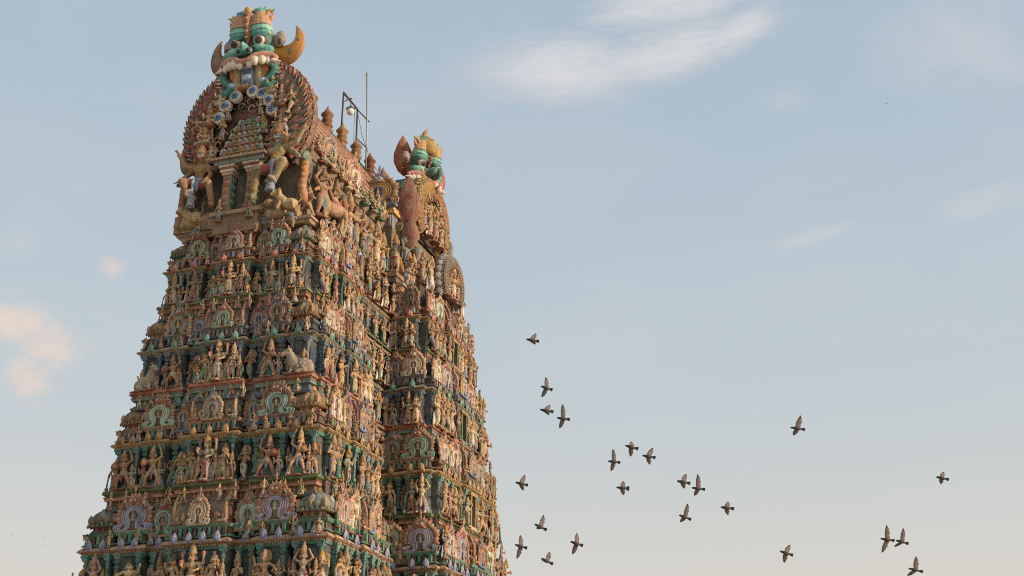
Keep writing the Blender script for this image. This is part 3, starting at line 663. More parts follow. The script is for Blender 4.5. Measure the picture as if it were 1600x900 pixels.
    slab(b, bays, .1, .24, z + .425 * H, z + .445 * H, mul(cc, .8)); slab(b, bays, .28, .36, z + .445 * H, z + .455 * H, cc, .25); slab(b, bays, .38, .3, z + .455 * H, z + .475 * H, cc, .3); slab(b, bays, .3, .08, z + .475 * H, z + .5 * H, cc, .3)
    slab(b, core, .1, .2, z + .45 * H, z + .47 * H, mul(cc, .85)); slab(b, core, .2, .05, z + .47 * H, z + .5 * H, mul(cc, .8))
    for f, us_ in FAC[:4]:
        for (t, w, p, k) in us_:
            n = max(1, round(w / .95))
            for q in range(n):
                tt = t - w / 2 + (q + .5) * w / n + random.uniform(-.05, .05); X = f.frame(tt, p + .34, z + .45 * H); drop(b, X, .48, .11 * H, sty['drop'], sty['drop2'])
            m = int(w / .16)
            for q in range(m):
                X = f.frame(t - w / 2 + (q + .5) * w / m, p + .17, z + .425 * H); addbox(b, -.04, .04, -.1, .03, .0, .09, mul(cc, 1.1), 0, 0, X)
    put('cornice', b.mesh('cornice', False), tier)
    # pilasters
    for rnd in (0, 1):
        if (i, rnd) not in pil_cache: pil_cache[(i, rnd)] = column(sty['pil'] if not rnd else mixc(sty['pil'], LBLUE, .25), sty['cap'], rnd)
    hp = .335 * H
    for fi, (f, us_) in enumerate(FAC[:4]):
        for (t, w, p, k) in us_:
            for q in (-1, 1):
                rnd = int(k in ('shala', 'dome') and fi != 1)
                put('column' if rnd else 'pilaster', pil_cache[(i, rnd)], tier, (*f.at(t + q * (w / 2 - .14), p + .06), z + .09 * H), f.rz, (1.5, 1.5, hp))
    # hara: cupolas, barrel roofs, horseshoe gables
    zo = z + .615 * H; hh = .36 * H
    for fi, (f, us_) in enumerate(FAC):
        for ui, (t, w, p, k) in enumerate(us_):
            col = HSC[(ui * 3 + i * 2 + fi) % len(HSC)]
            if k == 'dome':
                if fi == 1 and ui == 0 or fi == 3 and ui == 0: 
                    put('horseshoe_gable', HS['pale'], tier, (*f.at(t + .1, p + .1), zo - .02), f.rz, (w * .75, 1.0, hh * .62), col); continue
                s_ = max(w * .98, 1.25); put('dome', DOME[sty['dome']] if (ui + fi) % 3 else DOME[(sty['dome'] + 2) % 4], tier, (*f.at(t, p - s_ * .42), zo), f.rz, (s_, s_, hh * .78), mixc(sty['drop'], TAN, .35))
            elif k == 'hs':
                put('horseshoe_gable', HS[sty['hs'][0] if fi == 0 else random.choice(sty['hs'] + ['pale'])], tier, (*f.at(t, p - .02), zo), f.rz, (min(w * 1.12, 1.85), 1.25, hh * .7), col, rx=.06)
            elif k == 'hsn':
                put('horseshoe_gable', HS[sty['hs'][1]], tier, (*f.at(t, p + .12), zo - .05 * H), f.rz, (w * 1.25, 1.0, hh * .68), col, rx=.04)
            else:
                big = fi == 3 and i == 3
                put('barrel_roof', BARREL[(i + fi) % 3], tier, (*f.at(t, p - .62), zo), f.rz, (w * .47, 1.5, hh * .9), col)
                if not big: put('horseshoe_gable', HS[sty['hs'][2] if fi == 0 else 'ochre'], tier, (*f.at(t, p + .22), zo + .01), f.rz, (min(1.05, w * .42), .9, hh * .56), HSC[(i + 2) % 7])
                for q in (-1, 1): seat(tier, f, t + q * w * .4, p + .05, zo, .17 * H)
    # statue rows
    zs = z; hs = .405 * H
    W = Wu
    rows = {0: [], 1: [], 2: [], 3: []}
    row = rows[0]
    def r0(x, kind, sc=1., o=.45, col=None, fl=False): statue(tier, kind, FL, W + x * W, o, zs, hs * sc, col, fl)
    side = 'warrior' if i in (0, 1, 2) else 'club'
    r0(0, 'deity4', 1.14, 1.28)
    for k in (-1, 1):
        r0(k * .18, 'bend', .98, 1.2, None, k > 0); r0(k * .345, random.choice(['pray', 'bend', 'flute']), .92, .72, None, k > 0)
        r0(k * .47, random.choice(STANDING), .78, .36, None, k > 0)
        r0(k * .61, ('dancer', 'warrior', 'warrior', 'deity4')[i], 1.02, .98, None, k < 0)
        r0(k * .77, random.choice(['pray', 'spear', 'bend']), .78, .4, None, k > 0)
        if i == 2: put('bull_statue', BULL, tier, (*FL.at(W + k * .95 * W, .85), z + .02), FL.rz + .15 * k, (.86 * k, .8, .84))
        else: r0(k * .93, ('armsup', 'warrior', '', 'deity4')[i], 1.04, .98, None, k < 0)
    if i in (0, 1):
        for k in (-1, 1): r0(k * 1.06, random.choice(['club', 'spear']), .85, .7, None, k > 0)
    # wing, bay side, bay front
    def line(f, us_, ts, sc, o, pool):
        for q, t in enumerate(ts):
            p = max([u[2] for u in us_ if abs(t - u[0]) < u[1] / 2] + [0.])
            statue(tier, random.choice(pool), f, t, p + o, zs, hs * random.choice(sc), None, q % 2 == 0)
    line(FWg, uw, [.05 * L, .14 * L, .25 * L, .36 * L, .46 * L, .57 * L, .67 * L, .77 * L, .86 * L, .95 * L], (.88, .98, 1.05), .34, STANDING + ['dancer', 'spear'])
    line(FW2, uw, [.5 * L, .57 * L, .67 * L, .77 * L, .86 * L, .93 * L, .99 * L], (.95, 1.05), .4, STANDING + FIERCE)
    for t in (.56, .7, .82, .93, 1.0): statue(tier, random.choice(FIERCE + STANDING), FW2, t * L, .8, zo - .06 * H, .31 * H); statue(tier, random.choice(STANDING), FW2, (t - .05) * L, .35, zo + .19 * H, .2 * H)
    for t in (.1, .35, .6, .85): statue(tier, random.choice(STANDING), FRc, t * FRc.L, .35, zs, hs); statue(tier, random.choice(STANDING), FRc, t * FRc.L, .4, zo - .1 * H, .34 * H); seat(tier, FRc, t * FRc.L, .35, zo + .22 * H, .18 * H)
    line(FBs, us, [.06 * Lb, .30 * Lb, .54 * Lb, .76 * Lb, .95 * Lb], (.95, 1.05), .34, STANDING)
    line(FBf, uf, [.02 * Lf, .11 * Lf, .2 * Lf, .28 * Lf, .37 * Lf, .63 * Lf, .7 * Lf, .77 * Lf, .84 * Lf, .91 * Lf, .97 * Lf, .995 * Lf], (.95, 1.1), .42, STANDING + FIERCE)
    # small seated figures and rampant ones that crowd the gaps between the cupolas
    for x in (-.79, -.5, .5, .79): seat(tier, FL, W + x * W, .3, zo - .02, .2 * H)
    for x in (-.86, -.72, -.54, -.3, -.16, .16, .3, .54, .72, .86): statue(tier, random.choice(STANDING + FIERCE), FL, W + x * W, .95 if abs(x) > .45 else 1.1, zo + .2 * H, .16 * H)
    for x in (-1.04, -.82, -.56, -.44, .44, .56, .82, 1.04): statue(tier, random.choice(STANDING), FL, W + x * W, 1.0, z + .475 * H, .16 * H)
    for x in (-1.03, -.85, -.72, -.55, -.265, -.09, .09, .265, .55, .72, .85, 1.03): statue(tier, random.choice(STANDING), FL, W + x * W, .92 if abs(x) > .45 else 1.22, zs, hs * .66)
    for t in (.24, .47, .67, .85): 
        seat(tier, FWg, t * L, .2, zo - .02, .2 * H); 
    for t in (.05, .16, .30, .42, .52, .62, .72, .82, .9): statue(tier, random.choice(FIERCE + STANDING), FWg, t * L, .66, zo - .06 * H, .3 * H); statue(tier, random.choice(STANDING), FWg, (t + .05) * L, .3, zo + .2 * H, .19 * H)
    for t in (.05, .57): seat(tier, FBs, t * Lb, .25, zo, .2 * H)
    for t in (-.02, .1, .5, .62): statue(tier, random.choice(STANDING), FBs, t * Lb, .5, zo - .1 * H, .3 * H)
    for t in (.0, .15, .34, .42, .6, .68, .8, .88, .97, 1.04): statue(tier, random.choice(FIERCE + STANDING), FBf, t * Lf, .62, zo - .06 * H, .3 * H)
    for t in (.12, .3, .45, .62, .75, .88, 1.0): statue(tier, random.choice(FIERCE + STANDING), FBf, t * Lf, .45, zo + .2 * H, .2 * H)
    for t in (.2, .42, .66, .88): seat(tier, FWg, t * L, .5, z + .46 * H, .16 * H)
    # doorway on the bay front
    if True:
        b = MB(); X = FBf.frame(.5 * Lf, .8, z + .02)
        dc = c('5a6644') if i != 1 else c('94784a')
        for q_ in (-1, 1): statue(tier, 'club', FBf, .5 * Lf + q_ * .95, 1.0, zs, hs * .95)
        for k in (-1, 1): addbox(b, k * .42 - .1, k * .42 + .1, -.32, .3, 0, .4 * H, dc, 0, 0, X)
        addbox(b, -.62, .62, -.36, .3, .38 * H, .42 * H, sty['corn'], 0, 0, X); addbox(b, -.34, .34, .03, .12, 0, .38 * H, BLACK, 0, 0, X); addbox(b, -.95, .95, -.4, .3, -.03, .03 * H, sty['strip'], 0, 0, X)
        put('doorway', b.mesh('doorway', False), tier)
    return tier
for i, T in enumerate(TIERS): build_tier(i, T, STY[i], None)

# plain masonry base, below the picture
b = MB()
for (x, v, bx, hb, z0, z1, d) in ((8.9, 14.6, 11.2, 6.8, 0, 6.4, 0), (8.5, 14.2, 10.8, 6.6, 6.4, 10.1, 0)):
    for r in ((-x, x, -v, 2 * V0 + v), (-bx, bx, V0 - hb, V0 + hb)):
        slab(b, [r], .0, .0, z0, z1, GREY); slab(b, [r], .3, .2, z0, z0 + .8, GREY); slab(b, [r], .1, .5, z1 - .7, z1 - .3, GREY); slab(b, [r], .5, .1, z1 - .3, z1, GREY)
        for q in range(12):
            addbox(b, r[0] + (q + .3) * (r[1] - r[0]) / 12, r[0] + (q + .6) * (r[1] - r[0]) / 12, r[2] - .3, r[2] + .2, z0 + .8, z1 - .7, GREY); 
            addbox(b, r[1] - .2, r[1] + .3, r[2] + (q + .3) * (r[3] - r[2]) / 12, r[2] + (q + .6) * (r[3] - r[2]) / 12, z0 + .8, z1 - .7, GREY)
put('base', b.mesh('base', False), TW)

# ---------------------------------------------------------------- crowning storey
ZT = 33.86
U0 = -.35
b = MB()
TOPR = [(-3.95, 3.95, -11.5, 15.5), (-5.0, 5.0, V0 - 3.7, V0 + 3.7)]
TC = [(-3.9, 4.1, -11.55, 15.55), (-5.2, 5.2, V0 - 4.1, V0 + 4.1)]
slab(b, TC, .1, .1, ZT - .95, ZT - .78, OCH); slab(b, TC, -.02, -.02, ZT - .8, ZT - .4, DGREEN); slab(b, TC, .5, .62, ZT - .4, ZT - .22, TAN); slab(b, TC, .72, .68, ZT - .22, ZT, TAN2)
for f, n in ((Facade((-4.1, -11.55), (1, 0), (0, -1), 8.2), 34), (Facade((4.1, -11.55), (0, 1), (1, 0), 6.5), 26), (Facade((3.6, V0 - 4.1), (1, 0), (0, -1), 1.6), 7)):
    for q in range(n):
        X = f.frame((q + .5) * f.L / n, .0, ZT - .77); addbox(b, -.07, .07, -.06, .05, 0, .36, TEAL, 0, 0, X)
        if q % 7 == 3: drop(b, f.frame((q + .5) * f.L / n, .72, ZT - .25), .7, .75, LBLUE, BLUE)
slab(b, TOPR, 0, 0, ZT - .1, 39.0, c('5a5248')); slab(b, [(-4.45, 4.6, -11.2, -9)], 0, -.3, ZT - .1, 38.0, c('4a443c')); slab(b, TOPR, .35, .3, ZT, ZT + .7, c('8a7258')); slab(b, TOPR, .1, .28, 38.3, 38.7, c('7f6a54')); slab(b, TOPR, .3, .1, 38.7, 39.05, BROWN)
crown = put('crowning_storey', b.mesh('crowning_storey', False), TW)

FT = Facade((-3.95, -11.5), (1, 0), (0, -1), 7.9)
def ft(u): return u + 3.95
# doorway with two painted pillars and a stepped miniature tower over it
b = MB()
Xd = FT.frame(ft(U0 + .25), 0., ZT - .75)
addbox(b, -1.55, 1.55, -1.35, .2, .0, 1.2, c('8f7556'), 0, 0, Xd); addbox(b, -1.75, 1.75, -1.55, .2, 1.2, 1.45, TAN, 0, 0, Xd)
addbox(b, -.36, .36, -.9, .1, 1.45, 4.9, c('6a7048'), 0, 0, Xd); addbox(b, -.3, .3, -.93, -.85, 1.45, 4.6, c('2c3420'), 0, 0, Xd)
put('doorway', b.mesh('doorway', False), crown)
def doorpillar():
    b = MB()
    addbox(b, -.42, .42, -.42, .42, 0, .35, BROWN, .03); addbox(b, -.3, .3, -.3, .3, .35, 2.6, c('5f8a78'))
    addbox(b, -.2, .2, -.33, -.28, .45, 2.5, c('b0705c')); addbox(b, .28, .33, -.2, .2, .45, 2.5, GREEN)
    for q in range(8):
        for k in (-1, 1):
            V, F = ell((k * .1, -.34, .6 + q * .25), (.08, .03, .1), nu=8, nv=5); b.add(V, F, c('c98a70') if (q + k) % 2 else RUST)
            V, F = ell((.34, k * .1, .6 + q * .25), (.03, .08, .1), nu=8, nv=5); b.add(V, F, DGREEN if (q + k) % 2 else MINT)
    addbox(b, -.36, .36, -.36, .36, 2.6, 2.8, PEACH, -.05); addbox(b, -.48, .48, -.48, .48, 2.8, 2.95, WHITE); addbox(b, -.44, .44, -.44, .44, 2.95, 3.1, RUST, -.08); addbox(b, -.56, .56, -.56, .56, 3.1, 3.25, CREAM)
    return b.mesh('pillar', False)
DP = doorpillar()
for k in (-1, 1): put('pillar', DP, crown, (*FT.at(ft(U0 + .25 + k * .85), 1.05), ZT + .7), 0)
b = MB()
addbox(b, -1.75, 1.75, -1.65, .1, 4.72, 5.0, c('7f8a86'), 0, 0, Xd); addbox(b, -1.95, 1.95, -1.85, .1, 5.0, 5.25, c('8f6f58'), .1, 0, Xd)
for q, (w, z0, col) in enumerate(((1.4, 5.25, PEACH), (1.2, 5.85, PINK), (1.0, 6.45, TAN), (.8, 7.0, c('b08a68')), (.6, 7.5, PEACH))):
    addbox(b, -w, w, -1.35 + .12 * q, .1, z0, z0 + .3, mul(col, .75), 0, 0, Xd); addbox(b, -w - .16, w + .16, -1.5 + .12 * q, .1, z0 + .3, z0 + .44, col, .05, 0, Xd)
    n = int(w * 5)
    for r in range(n):
        x = -w + (r + .5) * 2 * w / n
        drop(b, Xd @ xf((x, -1.47 + .12 * q, z0 + .36)), .34, .34, (LBLUE, TAN, GREEN, PINK)[(r + q) % 4], BROWN)
        V, F = ell((x, -1.42 + .12 * q, z0 + .15), (.09, .09, .14), nu=8, nv=5); b.add(V, F, (TAN, LILAC, OCH)[(r + q) % 3], Xd)
    for k in (-1, 1):
        V, F = leafV(.5, .34, .24, 8); b.add(V, F, (LBLUE, MINT)[q % 2], Xd @ xf((k * w, -1.4 + .12 * q, z0 + .3)))
V, F = lathe([(.5, 7.8), (.6, 8.0), (.42, 8.2), (.2, 8.35), (.24, 8.45), (.05, 8.7)], 14, 3); b.add(V, F, GREEN, Xd @ xf((0, -.5, 0)))
P = [(.85 * math.cos(t), -.35, 7.7 + 1.15 * math.sin(t)) for t in np.linspace(-.4, PI + .4, 20)]
V, F = tube(P, .16, 8); b.add(V, F, c('b5765c'), Xd); P = [(1.05 * math.cos(t), -.3, 7.7 + 1.4 * math.sin(t)) for t in np.linspace(-.3, PI + .3, 20)]
V, F = tube(P, .1, 8); b.add(V, F, TAN, Xd)
put('miniature_spire', b.mesh('miniature_spire', False), crown)
# guardians and the beasts at their feet
put('guardian_statue', GUARD1, crown, (*FT.at(ft(-3.1), 1.2), 35.0), .12, (-1.85, 2.0, 2.15))
put('guardian_statue', GUARD2, crown, (*FT.at(ft(2.4), 1.2), 35.15), -.1, (2.25, 2.1, 2.3))
for u in (-3.3, 2.4):
    q_ = Sculpt()
    for q in range(16): q_.ell((rng.uniform(-1.4, 1.4), rng.uniform(-.5, .3), .25 + rng.uniform(0, .85)), (rng.uniform(.25, .6), .4, rng.uniform(.15, .35)), (c('b0906a'), c('9a7c58'), c('c09c74'))[q % 3])
    q_.box((0, .2, .6), (1.5, .5, .6), c('94795a'))
    put('pedestal', q_.mesh('pedestal', .06), crown, (u, -12.1, ZT - .02))
put('lion_statue', LION, crown, (*FT.at(ft(-3.6), 1.1), ZT + .3), -.2, .9); put('lion_statue', LION, crown, (*FT.at(ft(3.3), 1.5), ZT + .1), .25, .85)
q_ = Sculpt()
for q in range(22): q_.ell((rng.uniform(-.5, .5), rng.uniform(-.2, .3), .3 + q * .15), (rng.uniform(.3, .55), .4, rng.uniform(.15, .35)), (c('6f8a72'), c('a58560'), c('8a6a50'), c('b09a78'))[q % 4])
put('carved_backing', q_.mesh('carved_backing', .05), crown, (-4.1, -11.7, ZT))
put('cobra_statue', COBRA, crown, (*FT.at(ft(4.15), .85), 34.9), .3, (1.35, 1.35, 1.75)); put('cobra_statue', COBRA, crown, (*FT.at(ft(-4.4), .85), 34.9), -.5, (1.3, 1.3, 1.45))
for u, k, h, o in ((4.3, 'warrior', 2.3, .3), (-1.2, 'pray', 1.5, 1.5), (.9, 'bend', 1.5, 1.5)):
    statue(crown, k, FT, ft(u), o, ZT, h)

# ---------------------------------------------------------------- gable discs
def crescent(col, edge, dots):
    """big serrated crescent horn, moon shaped, centred on its round side, tip up and slightly inward"""
    n = 40; out = []; inn = []
    tip = np.array((1.18 * math.cos(R_(66)), 1.62 * math.sin(R_(66)))); r0_ = np.array((-1.15, .25)); c1_ = np.array((.98, -.62))
    for k in range(n):
        t = k / (n - 1); a = R_(-150 + 216 * t); out.append((1.18 * math.cos(a), (1.42 + .2 * t) * math.sin(a)))
        q = r0_ * (1 - t) ** 2 + c1_ * 2 * t * (1 - t) + tip * t * t; sr = .07 if (k % 2 and 4 < k < n - 3) else 0
        inn.append((q[0] - sr, q[1] + sr))
    b = MB(); V = []; K = []; fr = (0, .12, .5, .88, 1)
    for sgn in (-1, 1):
        for k, (p, q) in enumerate(zip(out, inn)):
            w_ = math.hypot(p[0] - q[0], p[1] - q[1])
            for f_ in fr:
                th = sgn * (.05 + .22 * min(1, w_) * (1 - (2 * f_ - 1) ** 2)); V.append((p[0] + (q[0] - p[0]) * f_, th, p[1] + (q[1] - p[1]) * f_))
                K.append(edge if f_ in (0, .12) else (mul(col, .8) if f_ == 1 else col))
    m = len(fr); F = []; o = n * m
    for k in range(n - 1):
        for j in range(m - 1):
            F.append((k * m + j, k * m + j + 1, (k + 1) * m + j + 1, (k + 1) * m + j)); F.append((o + k * m + j, o + (k + 1) * m + j, o + (k + 1) * m + j + 1, o + k * m + j + 1))
        for j in (0, m - 1): F.append((k * m + j, (k + 1) * m + j, o + (k + 1) * m + j, o + k * m + j))
    b.add(V, F, K)
    for k in dots:
        p, q = out[k], inn[k]; x, z = (p[0] + q[0]) / 2, (p[1] + q[1]) / 2; r = .2 if k < 22 else .13
        V, F = lathe([(r, 0), (r, .05), (r * .7, .06), (r * .65, .03), (r * .4, .04), (r * .35, .09), (.02, .1)], 12); b.add(V, F, [c('6f6464') if (i // 12) % 3 else LILAC for i in range(len(V))], xf((x, -.2, z), (PI / 2, 0, 0)))
    return b.mesh('horn', True, MC)
HORN = [crescent(c('dda23a'), c('b07c34'), (16, 26)), crescent(c('a07c58'), c('6a4c34'), (16, 26)), crescent(c('b5644a'), c('8a4436'), (16,))]
def gable_disc(c1, c2, c3, edge, back, scallop=0):
    """horseshoe halo, outer radius 1, centre at 0, front to -y, with feather stripes"""
    b = MB(); na, nr = 150, 9; a0, a1 = -.72, PI + .72
    V = []; K = []
    for i in range(na):
        t = i / (na - 1); a = a0 + (a1 - a0) * t
        for j in range(nr):
            s_ = j / (nr - 1); sym = abs(t - .5) * 2
            ph = (sym * 15 + s_ * 1.15) % 1.0
            r = .62 + .38 * s_ + (.045 * (1 - abs(ph - .5) * 2) * s_ ** 3)
            y = -.06 - .10 * math.sin(PI * min(1, .1 + s_ * .9)) - .03 * math.cos(ph * 2 * PI)
            V.append((r * math.cos(a), y, r * math.sin(a)))
            if s_ > .9: K.append(edge)
            elif s_ < .12: K.append(c3)
            else: K.append(c1 if ph < .30 else (c3 if ph < .42 else c2))
    F = [(i * nr + j, (i + 1) * nr + j, (i + 1) * nr + j + 1, i * nr + j + 1) for i in range(na - 1) for j in range(nr - 1)]
    b.add(V, F, K)
    V2 = []; 
    for i in range(na):
        a = a0 + (a1 - a0) * i / (na - 1)
        for (r, y) in ((.60, -.08), (.60, .16), (1.0, .13), (1.02, -.06)): V2.append((r * math.cos(a), y, r * math.sin(a)))
    F = [(i * 4 + j, i * 4 + j + 1, (i + 1) * 4 + j + 1, (i + 1) * 4 + j) for i in range(na - 1) for j in range(3)] + [(0, 1, 2, 3), ((na - 1) * 4 + 3, (na - 1) * 4 + 2, (na - 1) * 4 + 1, (na - 1) * 4)]
    b.add(V2, F, mul(edge, .8))
    for row, (r0_, n_, ln) in enumerate(((.66, 40, .15), (.78, 46, .16), (.90, 52, .17))):
        for q in range(n_ + 1):
            a = a0 + .03 + (a1 - a0 - .06) * q / n_; sg = 1 if a < PI / 2 else -1
            V, F = leafV(ln, .075, .028, 6); t_ = PI / 2 - a - sg * .85
            cc_ = (c1, c2, c3, c2)[(q + row) % 4]
            b.add(V, F, cc_, xf((r0_ * math.cos(a), -.118, r0_ * math.sin(a)), (0, t_, 0))); V, F = leafV(ln * .8, .022, .026, 5); b.add(V, F, c3 if cc_ != c3 else c1, xf((r0_ * math.cos(a), -.13, r0_ * math.sin(a)), (0, t_, 0)))
    for q in range(60):
        a = a0 + (a1 - a0) * q / 59; V, F = leafV(.055, .1, .07, 6); b.add(V, F, (edge, c3)[q % 2], xf((.985 * math.cos(a), -.02, .985 * math.sin(a)), (0, PI / 2 - a, 0)))
        if q % 2: V, F = ell((.595 * math.cos(a), -.15, .595 * math.sin(a)), (.025, .03, .025), nu=6, nv=5); b.add(V, F, (c2, GOLD, c1)[q % 3])
    for q in range(scallop):
        a = a0 + (a1 - a0) * (q + .5) / scallop; V, F = leafV(.26, .34, .2, 10); b.add(V, F, (edge, mul(edge, .8))[q % 2], xf((.9 * math.cos(a), .03, .9 * math.sin(a)), (0, PI / 2 - a, 0)))
    for q in range(70):
        a = rng.uniform(0, 2 * PI); r_ = .56 * math.sqrt(rng.uniform(.1, 1)); P = [(r_ * math.cos(a) + .05 * math.cos(w_), -.06, r_ * math.sin(a) + .05 * math.sin(w_)) for w_ in np.linspace(0, 4.5, 7)]
        V, F = tube(P, [.02, .02, .02, .018, .015, .012, .006], 5); b.add(V, F, (TAN, c3, OCH, c1)[q % 4])
    for rr, w, col in ((.60, .03, TAN), (.55, .022, c3)):
        P = [(rr * math.cos(a), -.1, rr * math.sin(a)) for a in np.linspace(a0, a1, 50)]; V, F = tube(P, w, 6); b.add(V, F, col)
    pts = [(.6 * math.cos(t), .6 * math.sin(t)) for t in np.linspace(0, 2 * PI, 40, endpoint=False)]; n = len(pts)
    V = [(x, -.03, z) for x, z in pts] + [(x, .1, z) for x, z in pts]
    b.add(V, [tuple(range(n))[::-1], tuple(range(n, 2 * n))] + [(i, (i + 1) % n, n + (i + 1) % n, n + i) for i in range(n)], back)
    return b.mesh('gable_disc')
def medallion():
    b = MB(); V, F = lathe([(.02, .16), (.3, .15), (.42, .1), (.48, .0), (.46, -.06)], 20); b.add(V, F, WHITE, xf((0, 0, 0), (PI / 2, 0, 0)))
    for k in range(16):
        a = k * PI / 8; V, F = ell((.4 * math.cos(a), -.1, .4 * math.sin(a)), (.09, .06, .09), nu=8, nv=5); b.add(V, F, WHITE)
    for k in range(8):
        a = k * PI / 4; V, F = leafV(.32, .2, .1, 6); b.add(V, F, (BLUE, c('4a7a98'))[k % 2], xf((0, -.17, 0), (0, a, 0)))
    V, F = ell((0, -.2, 0), (.1, .07, .1)); b.add(V, F, NAVY); return b.mesh('medallion', True, MC)
MED = medallion()
gd = put('gable_disc', gable_disc(c('2c4c42'), c('a5442f'), c('cfae8c'), c('a5826a'), c('7c4c3c')), TW, (U0 + .1, -12.0, 41.0), 0, (4.6, 4.0, 4.75))
gs = 4.8
for k, a in enumerate(np.radians([8, 31, 55, 78, 116, 143, 170])):
    r = 1.95
    ob = put('medallion', MED, gd, (r * math.cos(a) / 4.6, -.13, (r * math.sin(a) + .3) / 4.75), 0, (.92 / 4.6, 1.6 / 4.0, .92 / 4.75))
for k, (u, zz, h) in enumerate(((-2.6, 41.6, 1.8), (-1.9, 43.1, 1.6), (-.2, 43.9, 1.6), (1.9, 43.3, 1.7), (2.6, 42.1, 1.8), (2.75, 40.6, 1.8), (-2.8, 40.1, 1.8), (-2.2, 39.0, 1.6), (2.2, 39.2, 1.5))):
    ob = put('seated_statue', SEAT[k % 2], crown, (U0 + u, -12.6, zz - .5), 0, h / 1.62, c('b89a68'))
for u, zz, h, kd in ((-1.45, 39.9, 1.7, 'pray'), (1.45, 39.9, 1.7, 'bend'), (-1.2, 41.3, 1.3, 'deity4'), (1.15, 41.3, 1.3, 'deity4'), (-3.05, 39.2, 2.2, 'pray'), (3.0, 39.3, 2.2, 'armsup'), (-3.4, 40.6, 1.8, 'dancer'), (3.35, 40.9, 1.9, 'flute')): statue(crown, kd, FT, ft(U0 + u), 1.15, zz, h)
put('horn', HORN[1], crown, (-4.35, -12.2, 39.3), 0, (-.6, 1, .85))

